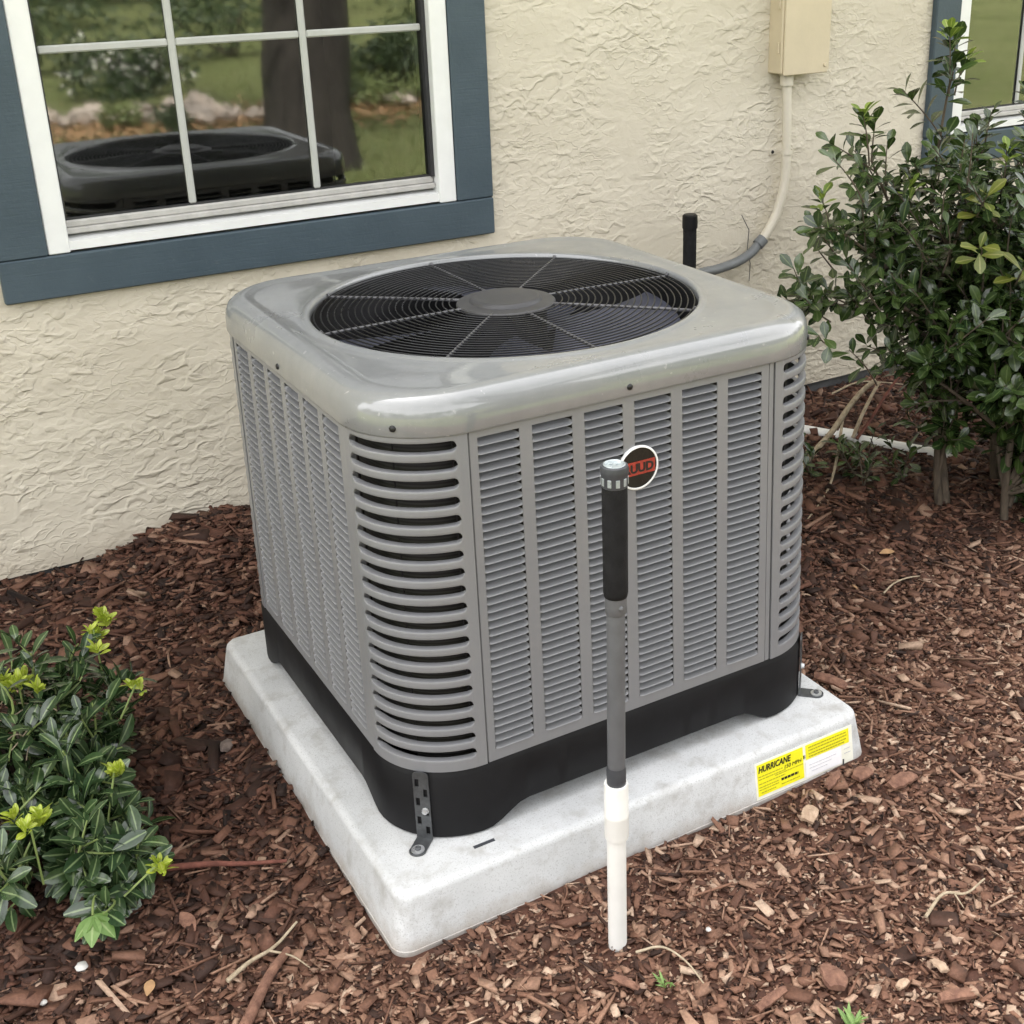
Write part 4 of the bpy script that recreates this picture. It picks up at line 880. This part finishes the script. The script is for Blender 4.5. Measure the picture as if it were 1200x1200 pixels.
# --- low shrub on the left
rg = np.random.default_rng(5)
low = empty('low_shrub', (-0.80, 0.02, 0.0), 'low spreading shrub with narrow dark leaves and yellow green buds left of the pad', 'shrub')
B = Leaves(); stems = MB(); crowns = []
spots = [(-0.66, 0.27, 0.23), (-0.60, 0.22, 0.16), (-0.72, 0.18, 0.20), (-0.80, 0.30, 0.22), (-0.86, 0.20, 0.24), (-0.66, 0.10, 0.16), (-0.76, 0.05, 0.18), (-0.90, 0.05, 0.20), (-0.84, -0.04, 0.17),
         (-0.72, -0.06, 0.13), (-0.68, -0.10, 0.09), (-0.78, -0.12, 0.12), (-0.88, -0.14, 0.13), (-0.95, 0.15, 0.24), (-0.98, 0.0, 0.2), (-0.95, -0.10, 0.15), (-0.82, 0.10, 0.24), (-0.88, 0.32, 0.2), (-0.62, 0.14, 0.12), (-0.665, -0.14, 0.07), (-0.74, -0.17, 0.06), (-0.70, 0.22, 0.18), (-0.76, 0.22, 0.24), (-0.92, 0.24, 0.22), (-0.72, -0.01, 0.16)]
def at_shoot(p0, p1, n, size=1.0):
    m = (Vector(p0) + Vector(p1)) / 2 + Vector(rg.normal(0, 0.008, 3)); P = bez(p0, m, p1, 4); stems.tube(P, [0.0022 * (1 - 0.4 * i / 4) for i in range(5)], 5)
    B.shoot(rg, p0, p1, n, 0.85, size)
for x, y, z in spots:
    x -= 0.055 * float(sstep(-0.80, -0.62, x)) + 0.012; z -= 0.02
    base = Vector((-0.80 + 0.35 * (x + 0.8), 0.06 + 0.35 * (y - 0.06), 0.0)); tip = Vector((x, y, z))
    br = bez(base, base.lerp(tip, 0.5) + Vector((0, 0, 0.03)), tip, 8); mb = MB(); mb.tube(br, [0.0045 * (1 - 0.5 * i / 8) for i in range(9)], 6); obj('branch', mb, MAT['twig'], low, smooth=60)
    for k in range(8):
        f = 0.35 + 0.65 * k / 7; p0 = br[min(8, int(f * 8))]; d = (tip - base).normalized() * 0.5 + Vector((0, 0, 0.25)) + Vector(rg.normal(0, 0.5, 3))
        at_shoot(p0, p0 + d.normalized() * rg.uniform(0.04, 0.075), int(rg.integers(7, 11)), rg.uniform(0.8, 1.1))
# yellow green bud clusters on short stalks
tip_me = leaf_mesh('young_leaf', leaf_geo(0.019, 0.0088, 0.30, 0.10, (0.15, 0.6, 0.95, 1.0, 0.8, 0.25)), MAT['tip'])
def budcluster(p, n, spread, stalk):
    p = Vector(p); mb = MB(); mb.tube(bez(p - Vector(stalk), p - Vector(stalk) * 0.4, p, 4), 0.0016, 5); c = obj('flower_stalk', mb, MAT['shoot'], low, smooth=60)
    subs = [p + Vector((rg.normal(0, spread), rg.normal(0, spread), rg.normal(-0.004, spread * 0.5))) for _ in range(max(2, n // 7))]
    for k in range(int(n * 2.2)):
        az = rg.uniform(0, 2 * PI); el = rg.uniform(0.3, 1.5); g = subs[k % len(subs)]; q = g + Vector((math.cos(az), math.sin(az), 0)) * rg.uniform(0, 0.004) + Vector((0, 0, -rg.uniform(0, 0.014)))
        o = place('young_leaf', tip_me, c, q, (rg.uniform(-0.8, 0.8), -el, az)); o.scale = (rg.uniform(0.65, 1.15),) * 3
budcluster((-0.674, 0.243, 0.258), 44, 0.017, (0.0, 0.01, 0.10)); budcluster((-0.808, 0.163, 0.258), 46, 0.019, (0, 0, 0.10)); budcluster((-0.848, -0.125, 0.180), 34, 0.014, (0, 0.01, 0.10))
budcluster((-0.716, -0.05, 0.175), 16, 0.008, (0.03, 0.03, 0.08)); budcluster((-0.694, -0.20, 0.10), 12, 0.006, (0.06, 0.01, 0.03)); budcluster((-0.635, 0.13, 0.205), 8, 0.006, (0.04, 0.02, 0.05)); budcluster((-0.87, 0.20, 0.27), 24, 0.013, (0, 0, 0.09))
# dry pale stalk tangle in the middle of the low shrub
mb = MB()
for k in range(9):
    p = Vector((-0.80, 0.13, 0.19)) + Vector(rg.normal(0, 0.025, 3)); q = p + Vector((rg.normal(0, 0.04), rg.normal(0, 0.04), rg.normal(0, 0.012))); mb.tube(bez(p, (p + q) / 2 + Vector(rg.normal(0, 0.01, 3)), q, 4), 0.0010, 4)
obj('dry_stalks', mb, MAT['drystem'], low, kind='stuff')
obj('twigs', stems, MAT['shoot'], low, smooth=60, kind='stuff')
GB = leaf_geo(0.048, 0.0200, 0.24, 0.20, (0.08, 0.50, 0.88, 1.0, 0.86, 0.24))
emit(B, GB, MAT['leafB'], MAT['leafB2'], low, 300)

# --- small weed with broad soft leaves in front of the low shrub
weed = empty('weed_seedling', (-0.775, -0.14, 0.0), 'light green weed with broad lobed leaves at the front of the low shrub', 'weed')
mb = MB(); mb.tube(bez((-0.775, -0.14, 0.02), (-0.79, -0.18, 0.085), (-0.800, -0.225, 0.070), 6), 0.0018, 6); obj('stem', mb, MAT['shoot'], weed, smooth=60)
GW = leaf_geo(0.038, 0.022, 0.08, 0.18, (0.25, 0.75, 1.0, 0.9, 0.55, 0.1)); wm = leaf_mesh('leaf', GW, MAT['weed'])
for k, (az, sc) in enumerate(((-150, 1.0), (-108, 1.15), (-62, 1.15), (-15, 0.9), (20, 0.7))):
    o = place('leaf', wm, weed, (-0.800, -0.228, 0.070), (0, R(14), R(az))); o.scale = (sc,) * 3
def tuft(p, n, h, label):
    root = empty('grass_sprout', p, label, 'sprout'); GS = leaf_geo(h, h * 0.22, 0.3, 0.25, (0.5, 0.9, 1, 0.7, 0.05)); sm = leaf_mesh('leaf', GS, MAT['weed'])
    for k in range(n): o = place('leaf', sm, root, Vector(p) + Vector((rg.normal(0, h * 0.15), rg.normal(0, h * 0.15), 0)), (0, R(-rg.uniform(15, 65)), rg.uniform(0, 6.28))); o.scale = (rg.uniform(0.6, 1.1),) * 3
tuft((-0.158, -0.70, 0.006), 9, 0.022, 'small green sprout in the mulch just right of the upright pipe')
tuft((0.005, -0.885, 0.006), 16, 0.026, 'small pale green sprout at the very front of the mulch bed')

# ------------------------------------------------------------------ mulch chips
rg = np.random.default_rng(11)
def chips(name, n, xr, yr, size, pale_shift=0.0, thin=False, lift=0.0):
    x = rg.uniform(*xr, n); y = rg.uniform(*yr, n)
    keep = ~((x > PX0 - 0.008) & (x < PX1 + 0.008) & (y > PY0 - 0.008) & (y < PY1 + 0.008)) & (y < YW - 0.006)
    # only the wedge of ground in or near the view
    q = np.c_[x, y, np.zeros(n)]; Q = np.c_[q, np.ones(n)] @ CAMM.T; zz = -Q[:, 2]; f = 44.455 / 36
    keep &= (np.abs(Q[:, 0] / zz * f + 0.057) < 0.66) & (np.abs(Q[:, 1] / zz * f + 0.063) < 0.66) & (zz > 0.2)
    x, y = x[keep], y[keep]; n = len(x)
    front = np.clip(sstep(0.15, -0.62, y - 0.16 * x) , 0, 1)           # chips get finer and paler towards the front right
    s = size * np.clip(np.exp(rg.normal(0, 0.38, n)), 0.35, 1.7) * (1.12 - 0.42 * front)
    L = s * rg.uniform(0.7, 1.25, n); W = s * (rg.uniform(0.10, 0.2, n) if thin else rg.uniform(0.36, 0.78, n)); T = s * rg.uniform(0.08, 0.20, n)
    if thin: L = L * 1.8; T = W * 0.8
    c = np.array([[-1, -1, -1], [1, -1, -1], [1, 1, -1], [-1, 1, -1], [-1, -1, 1], [1, -1, 1], [1, 1, 1], [-1, 1, 1]], float) / 2
    P = c[None] * np.stack([L, W, T], -1)[:, None, :]
    tap = rg.uniform(0.35, 1.0, (n, 1)); P[:, [1, 2, 5, 6], 1] *= tap; tap = rg.uniform(0.5, 1.0, (n, 1)); P[:, [0, 3, 4, 7], 1] *= tap
    P += rg.normal(0, 0.09, P.shape) * np.stack([L, W, W], -1)[:, None, :]
    yaw = rg.uniform(0, 2 * PI, n); pit = rg.normal(0, 0.22, n); rol = rg.normal(0, 0.30, n)
    cy, sy, cp, sn, cr_, sr = np.cos(yaw), np.sin(yaw), np.cos(pit), np.sin(pit), np.cos(rol), np.sin(rol)
    Rm = np.stack([np.stack([cy * cp, cy * sn * sr - sy * cr_, cy * sn * cr_ + sy * sr], -1), np.stack([sy * cp, sy * sn * sr + cy * cr_, sy * sn * cr_ - cy * sr], -1), np.stack([-sn, cp * sr, cp * cr_], -1)], 1)
    P = np.einsum('nij,nvj->nvi', Rm, P); z = gz(x, y) + lift + rg.uniform(-0.004, 0.009, n) * (1 - 0.3 * front); z = np.where(z < -0.015, 0.0, z)
    dp = np.maximum(np.maximum(PX0 - x, x - PX1), np.maximum(PY0 - y, y - PY1)); near = dp < 0.6 * L
    P = np.where(near[:, None, None], P * (np.clip(dp / (0.6 * L), 0.35, 1))[:, None, None], P)
    P += np.stack([x, y, z], -1)[:, None, :]
    Fq = np.array([[0, 3, 2, 1], [4, 5, 6, 7], [0, 1, 5, 4], [1, 2, 6, 5], [2, 3, 7, 6], [3, 0, 4, 7]]); F = (Fq[None] + 8 * np.arange(n)[:, None, None]).reshape(-1, 4)
    pale_w = np.clip(front * 0.95 + rg.normal(0, 0.18, n) + pale_shift + 0.12 * np.sin(3.1 * x + 1) * np.cos(4.3 * y), 0, 1)
    me = tri_mesh(name, P.reshape(-1, 3), F, MAT['mulch'], attr={'pale_tone': np.repeat(pale_w, 8)})
    return place(name, me, kind='stuff', label='loose brown mulch chips covering the bed' if name == 'mulch_chips' else 'fine brown mulch crumbs between the chips' if not thin else 'thin wood fibres scattered over the mulch')
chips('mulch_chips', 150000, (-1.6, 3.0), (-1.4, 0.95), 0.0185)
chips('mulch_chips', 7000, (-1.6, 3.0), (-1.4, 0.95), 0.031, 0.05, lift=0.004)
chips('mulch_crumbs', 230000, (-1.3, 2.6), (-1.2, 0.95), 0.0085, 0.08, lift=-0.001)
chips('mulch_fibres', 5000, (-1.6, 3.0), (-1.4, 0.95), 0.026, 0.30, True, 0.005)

# ------------------------------------------------------------------ single pieces lying on the mulch
def gzf(x, y): return float(gz(x, y))
def chunk(name, x, y, L, W, T, ang, mat, label, cat, tilt=0.0, bend=0.15):
    rr = random.Random(hash((x, y)) & 0xffff); n = 7; m = 5; V = []
    for i in range(n):
        t = i / (n - 1); hw = W / 2 * (0.55 + 0.45 * math.sin(PI * min(1, max(0, 0.12 + 0.8 * t)))) * rr.uniform(0.82, 1.12); zc = bend * W * math.sin(PI * t)
        for top in (1, 0):
            for j in range(m):
                s = 2 * j / (m - 1) - 1; V.append((L * (t - 0.5) + rr.uniform(-0.04, 0.04) * L * (i in (0, n - 1)), hw * s, zc + (T * (0.5 - 0.35 * s * s) * rr.uniform(0.7, 1.2) if top else -T * 0.5)))
    F = []
    for i in range(n - 1):
        a, b = i * 2 * m, (i + 1) * 2 * m
        F += [(a + j, b + j, b + j + 1, a + j + 1) for j in range(m - 1)] + [(a + m + j, a + m + j + 1, b + m + j + 1, b + m + j) for j in range(m - 1)]
        F += [(a, a + m, b + m, b), (a + m - 1, b + m - 1, b + 2 * m - 1, a + 2 * m - 1)]
    for i in (0, n - 1):
        a = i * 2 * m; F += [(a + j, a + j + 1, a + m + j + 1, a + m + j) for j in range(m - 1)]
    z = gzf(x, y) + 0.013; M = Matrix.Translation((x, y, z)) @ Matrix.Rotation(R(ang), 4, 'Z') @ Matrix.Rotation(R(tilt), 4, 'X') @ Matrix.Rotation(R(tilt * 0.5), 4, 'Y')
    mb = MB(); mb.add([M @ Vector(p) for p in V], F); return setp(obj(name, mb, MAT[mat], None, loc=(x, y, z - T * 0.5), smooth=50), label, cat)
chunk('bark_chunk', 0.520, -0.262, 0.062, 0.024, 0.008, -62, 'chunk', 'long orange brown bark chunk against the right edge of the pad', 'bark chunk', 10)
chunk('bark_chunk', 0.322, -0.492, 0.052, 0.016, 0.007, 25, 'chunk', 'reddish bark chunk just below the yellow sticker', 'bark chunk', 8)
chunk('bark_chunk', 0.372, -0.508, 0.038, 0.027, 0.007, 12, 'chunk', 'flat brown bark chunk below the right pad corner', 'bark chunk', 5)
chunk('bark_chunk', 0.033, -0.815, 0.042, 0.034, 0.009, 65, 'chunk', 'broad reddish brown bark chunk near the front right foreground', 'bark chunk', 12)
chunk('bark_chunk', 0.152, -0.925, 0.050, 0.018, 0.008, -20, 'chunk', 'dark brown bark chunk in the bottom right corner', 'bark chunk', 4)
chunk('wood_chip', 0.168, -0.876, 0.027, 0.019, 0.005, 80, 'palechunk', 'upright tan wood chip beside the dark brown bark chunk', 'wood chip', 18)
chunk('wood_chip', 0.105, -0.872, 0.022, 0.012, 0.005, 10, 'palechunk', 'pale flat wood chip left of the upright tan chip', 'wood chip', 6)
chunk('bark_chunk', 0.415, -0.555, 0.058, 0.026, 0.008, 5, 'chunk', 'wide layered bark chunk in the mulch at the right edge below the pad', 'bark chunk', 6)
chunk('bark_chunk', -0.505, 0.150, 0.034, 0.020, 0.007, 60, 'greychunk', 'rounded grey bark chunk between the low shrub and the pad', 'bark chunk', 10)
chunk('bark_chunk', 0.235, -0.535, 0.040, 0.026, 0.007, 35, 'palechunk', 'pale splintered bark chunk in front of the yellow sticker', 'bark chunk', 8)
chunk('bark_chunk', -0.060, -0.80, 0.055, 0.014, 0.006, 10, 'chunk', 'thin reddish bark strip left of the broad reddish chunk', 'bark strip', 8)
chunk('bark_chunk', -0.205, -0.672, 0.038, 0.012, 0.006, -60, 'chunk', 'narrow reddish bark piece right in front of the upright pipe base', 'bark chunk', 12)
def deadleaf(x, y, L, ang, label, mat='tanleaf', tilt=12):
    G = leaf_geo(L, L * 0.45, 0.25, 0.10, (0.1, 0.6, 0.95, 1.0, 0.75, 0.1)); V = [(a, b, c + dz) for dz in (0, -0.0006) for a, b, c in G[0]]; nv = len(G[0]); f0 = [tuple(map(int, q)) for q in G[1]]
    F = f0 + [tuple(i + nv for i in q[::-1]) for q in f0]
    z = gzf(x, y) + 0.016; M = Matrix.Translation((x, y, z)) @ Matrix.Rotation(R(ang), 4, 'Z') @ Matrix.Rotation(R(tilt), 4, 'X')
    mb = MB(); mb.add([M @ Vector(p) for p in V], F); setp(obj('dead_leaf', mb, MAT[mat], None, loc=(x, y, z), smooth=60), label, 'dead leaf')
deadleaf(-0.765, -0.355, 0.032, 65, 'oval tan dead leaf in the mulch at the bottom left')
deadleaf(0.950, 0.060, 0.040, -8, 'pale tan dead leaf in front of the right shrub')
deadleaf(0.795, -0.035, 0.030, 70, 'curled tan dead leaf right of the unit, below the pale one', tilt=30)
deadleaf(0.700, 0.000, 0.024, 120, 'small yellowish dead leaf against the right side of the unit', 'palechunk')
deadleaf(-0.685, -0.225, 0.045, -80, 'brown dead leaf beside the weed seedling', 'chunk')
deadleaf(0.275, -0.893, 0.030, 100, 'curled pale leaf at the right edge of the foreground', 'palechunk', 40)
def pebble(x, y, s, label):
    rr = random.Random(int((x + 3) * 1000)); V = []; F = []; n, m = 8, 5
    mb = MB(); prof = [(0.0, -0.6 * s), (0.7 * s, -0.45 * s), (s, 0), (0.75 * s, 0.45 * s), (0.0, 0.62 * s)]; z = gzf(x, y) + 0.013; mb.lathe(prof, (x, y, z), 9)
    mb.v = [(a + rr.uniform(-0.14, 0.14) * s, b + rr.uniform(-0.14, 0.14) * s, c + rr.uniform(-0.1, 0.1) * s) for a, b, c in mb.v]; setp(obj('pebble', mb, MAT['pebble'], None, loc=(x, y, z), smooth=60), label, 'pebble')
pebble(-0.829, -0.250, 0.0085, 'white pebble below the weed seedling'); pebble(-0.886, -0.285, 0.0050, 'tiny white pebble at the bottom left corner'); pebble(-0.712, 0.045, 0.0070, 'white pebble among the leaves of the low shrub')
pebble(-0.058, -0.658, 0.0040, 'tiny pale pebble right of the upright pipe base')
def stick(name, pts, r, mat, label, cat='stick', taper=0.5, n=8, twigs=()):
    P = catmull(pts, 6); k = len(P); mb = MB(); mb.tube(P, [r * (1 - taper * i / (k - 1)) for i in range(k)], n); root = setp(obj(name, mb, MAT[mat], None, loc=P[0], smooth=60), label, cat)
    for tw in twigs:
        mb = MB(); Q = catmull(tw, 5); mb.tube(Q, [r * 0.55 * (1 - 0.6 * i / (len(Q) - 1)) for i in range(len(Q))], 6); obj('side_twig', mb, MAT[mat], root, smooth=60)
    return root
stick('dry_stem', [(1.02, 0.46, 0.02), (1.113, 0.50, 0.056), (1.22, 0.53, 0.10), (1.296, 0.55, 0.150), (1.37, 0.58, 0.172), (1.431, 0.60, 0.182)], 0.0085, 'drystem', 'thick pale cut stem leaning up between the unit and the shrub', 'stem', 0.25,
      twigs=[[(1.272, 0.545, 0.128), (1.20, 0.48, 0.06), (1.107, 0.40, 0.03), (1.02, 0.34, 0.02), (0.94, 0.29, 0.02)]])
stick('dry_stem', [(1.365, 0.60, 0.03), (1.40, 0.61, 0.08), (1.45, 0.63, 0.12), (1.498, 0.65, 0.150)], 0.0055, 'drystem', 'short pale stem standing right beside the thick cut stem', 'stem', 0.2)
stick('dry_stem', [(1.37, 0.59, 0.03), (1.44, 0.61, 0.07), (1.52, 0.64, 0.115), (1.60, 0.66, 0.165)], 0.0048, 'redtwig', 'thin brown stem leaning toward the shrub, rightmost of the three cut stems', 'stem', 0.3)
stick('twig', [(-0.675, -0.115, 0.016), (-0.62, -0.145, 0.02), (-0.575, -0.17, 0.018), (-0.515, -0.195, 0.014)], 0.0055, 'redtwig', 'reddish twig lying between the low shrub and the pad', 'twig')
stick('twig', [(-0.665, -0.385, 0.014), (-0.63, -0.372, 0.018), (-0.59, -0.362, 0.018), (-0.548, -0.335, 0.02)], 0.0035, 'drystem', 'thin tan twig in the mulch at the bottom left of the pad', 'twig', twigs=[[(-0.60, -0.365, 0.018), (-0.575, -0.39, 0.016), (-0.56, -0.42, 0.012)]])
stick('root', [(-0.680, -0.480, 0.004), (-0.645, -0.445, 0.014), (-0.61, -0.405, 0.016), (-0.575, -0.372, 0.012)], 0.0085, 'chunk', 'thick brown root lying at the bottom left of the frame', 'root', 0.3)
stick('twig', [(0.84, -0.068, 0.014), (0.88, -0.058, 0.022), (0.93, -0.058, 0.022), (0.985, -0.07, 0.014)], 0.0022, 'drystem', 'thin curved tan twig on the mulch right of the unit', 'twig')
stick('twig', [(0.22, -0.80, 0.014), (0.27, -0.785, 0.02), (0.30, -0.80, 0.018), (0.35, -0.79, 0.014)], 0.0028, 'drystem', 'pale forked twig in the mulch at the lower right', 'twig', twigs=[[(0.285, -0.79, 0.02), (0.275, -0.82, 0.018)]])
stick('twig', [(-0.165, -0.635, 0.012), (-0.135, -0.655, 0.022), (-0.12, -0.69, 0.018), (-0.118, -0.73, 0.01)], 0.0020, 'drystem', 'thin bent tan twig curling beside the upright pipe', 'twig')
stick('twig', [(1.52, 0.86, 0.05), (1.60, 0.84, 0.075), (1.68, 0.82, 0.065), (1.75, 0.80, 0.05)], 0.0030, 'drystem', 'pale bent twig near the house wall behind the unit', 'twig')
# white pipe lying in the mulch behind the unit
wp = empty('drain_pipe', (1.30, 0.73, 0.02), 'white plastic pipe lying in the mulch behind the shrub', 'pipe')
mb = MB(); mb.tube([(1.18, 0.93, 0.026), (1.308, 0.725, 0.024), (1.507, 0.409, 0.014), (1.53, 0.37, 0.006)], 0.0145, 16); obj('pipe_body', mb, MAT['pvc'], wp, smooth=60)
mb = MB(); mb.lathe([(0.0147, -0.022), (0.0185, -0.022), (0.0185, 0.022), (0.0147, 0.022)], (1.37, 0.627, 0.0285), 18, axis=(0.532, -0.846, 0.0)); obj('coupling', mb, MAT['pvc'], wp)

# ------------------------------------------------------------------ the yard opposite, seen mirrored in the window
rg = np.random.default_rng(3)
TX, TY = 1.90, -4.35
tree = empty('oak_tree', (TX, TY, -0.05), 'large oak tree on the lawn opposite the house, mirrored in the window', 'tree')
mb = MB(); P = [(TX, TY, -0.15), (TX, TY, 0.05), (TX + 0.0, TY, 0.35), (TX + 0.05, TY, 0.9), (TX + 0.07, TY - 0.05, 2.4), (TX + 0.05, TY - 0.1, 3.2)]; mb.tube(P, [0.36, 0.30, 0.27, 0.262, 0.255, 0.24], 26)
mb.v = [(x + 0.020 * math.sin(9 * math.atan2(y - TY, x - TX) + z * 2), y + 0.020 * math.cos(7 * math.atan2(y - TY, x - TX) - z), z) for x, y, z in mb.v]
tk = obj('trunk', mb, MAT['bark'], tree, smooth=60)
for k in range(7):
    a = 2 * PI * k / 7; st = Vector((TX + 0.05, TY - 0.1, 2.7 + 0.08 * k)); e = st + Vector((math.cos(a) * 2.0, math.sin(a) * 2.0, 1.8 + 0.2 * (k % 3)))
    mb = MB(); mb.tube(bez(st, st.lerp(e, 0.5) + Vector((0, 0, -0.1)), e, 8), [0.13 * (1 - 0.75 * i / 8) for i in range(9)], 10); obj('limb', mb, MAT['bark'], tree, smooth=60)
def leafcloud(name, parent, centers, radii, n, size, mat, **tags):
    centers = np.array(centers, float); radii = np.array(radii, float); k = rg.integers(0, len(centers), n); d = rg.normal(0, 1, (n, 3)); d /= np.linalg.norm(d, axis=1, keepdims=True)
    pos = centers[k] + d * radii[k][:, None] * (rg.random((n, 1)) ** 0.45); Rm = frame(d + rg.normal(0, 0.7, (n, 3)), rg.normal(0, 0.6, (n, 3)) + [0, 0, 0.8])
    leaf_stuff(name, leaf_geo(size, size * 0.5), pos, Rm, rg.uniform(0.7, 1.3, n), mat, parent, **tags)
cc = [(TX + rg.normal(0, 1.5), TY - 0.5 + rg.normal(0, 1.3), 5.0 + rg.normal(0, 0.6)) for _ in range(34)]
leafcloud('crown', tree, cc, rg.uniform(0.5, 0.95, 34), 3000, 0.12, MAT['crownleaf'], kind='stuff')
for i, (x, y, r, h) in enumerate(((3.9, -8.0, 0.75, 0.55), (4.9, -7.6, 0.7, 0.6), (2.0, -9.4, 0.6, 0.45), (1.3, -12.5, 1.3, 0.9), (4.0, -13.0, 1.4, 1.0), (6.8, -12.0, 1.5, 1.2), (3.0, -22, 2.4, 1.6), (8.0, -22, 2.6, 1.9), (13.5, -21, 2.6, 1.8))):
    lbls = ['rounded dark bush just right of the oak across the lawn', 'broader dark bush at the right end of the stone border', 'small bush with pale flowers behind the stone border', 'wide low bush far left behind the border', 'wide low bush far across the lawn behind the oak', 'large bush far right across the lawn',
            'far hedge bush at the back of the yard on the left', 'far hedge bush at the back of the yard in the middle', 'far hedge bush at the back of the yard on the right']
    b = empty('garden_bush', (x, y, -0.05), lbls[i], 'bush', 'bushes across the lawn')
    cs = [(x + rg.normal(0, r * 0.45), y + rg.normal(0, r * 0.35), h * rg.uniform(0.25, 0.75)) for _ in range(10)]
    leafcloud('foliage', b, cs, np.full(10, h * 0.42), 1500, 0.055 * (1 + 0.08 * abs(y + 6)), MAT['bushleaf'], kind='stuff')
    mb = MB()
    for k in range(5): mb.tube([(x + rg.normal(0, 0.06), y + rg.normal(0, 0.06), -0.06), (x + rg.normal(0, r * 0.3), y + rg.normal(0, r * 0.3), h * 0.5)], 0.018, 6)
    obj('stems', mb, MAT['twig'], b, smooth=60)
    if i == 2: leafcloud('flowers', b, cs, np.full(10, h * 0.46), 260, 0.07, MAT['petal'], kind='stuff')
# wood added far behind the camera to darken the reflected horizon
cs = [(rg.uniform(-45, 60), -34 + rg.normal(0, 2.5), rg.uniform(1.5, 8.5)) for _ in range(170)] + [(-34 + rg.normal(0, 2), rg.uniform(-30, 8), rg.uniform(1.5, 8)) for _ in range(60)] + [(46 + rg.normal(0, 2), rg.uniform(-30, 8), rg.uniform(1.5, 8)) for _ in range(60)]
leafcloud('added_wood', None, cs, rg.uniform(1.6, 3.0, len(cs)), 26000, 0.75, MAT['bushleaf'], kind='stuff', label='dark wood added beyond the yard to darken the horizon')
for i in range(16):
    x = 0.9 + 4.2 * rg.random(); y = -7.2 + rg.normal(0, 0.7); b = empty('border_plant', (x, y, -0.05), 'small leafy plant growing among the border stones', 'plant', 'small plants among the border stones')
    h = rg.uniform(0.14, 0.34); leafcloud('foliage', b, [(x + rg.normal(0, 0.1), y + rg.normal(0, 0.1), h * 0.5) for _ in range(4)], np.full(4, h * 0.45), 320, 0.05, MAT['bushleaf'] if i % 3 else MAT['grassblade'], kind='stuff')
nl = 5000; pl = np.stack([0.4 + 5.2 * rg.random(nl), -7.0 + rg.normal(0, 0.55, nl), np.full(nl, -0.025)], -1); fr = frame(rg.normal(0, 1, (nl, 3)) * (1, 1, 0.3), rg.normal(0, 0.4, (nl, 3)) + [0, 0, 1])
leaf_stuff('leaf_litter', leaf_geo(0.06, 0.035), pl, fr, rg.uniform(0.6, 1.3, nl), MAT['tanleaf'], None, kind='stuff', label='dry tan leaf litter along the stone border')
nr = 64
for i in range(nr):
    t = i / (nr - 1); x = 0.75 + 4.6 * t + rg.normal(0, 0.07); y = -7.3 + 0.6 * t + rg.normal(0, 0.26); s = rg.uniform(0.05, 0.13) * (1.25 if x < 2.4 else 0.7)
    mb = MB(); mb.lathe([(0, -0.55), (0.75, -0.45), (1.0, -0.05), (0.85, 0.4), (0.45, 0.62), (0, 0.66)], (0, 0, 0), 9)
    sc = rg.uniform(0.7, 1.3, 3); jit = rg.normal(0, 0.12, (len(mb.v), 3)); mb.v = [((a + j[0]) * s * sc[0] + x, (b_ + j[1]) * s * sc[1] + y, (c + j[2]) * s * sc[2] * 0.9 + 0.02) for (a, b_, c), j in zip(mb.v, jit)]
    setp(obj('border_rock', mb, MAT['rock'], None, loc=(x, y, -0.03), smooth=25), 'pale rough rock in the stone border across the lawn', 'rock', 'rocks of the stone border across the lawn')
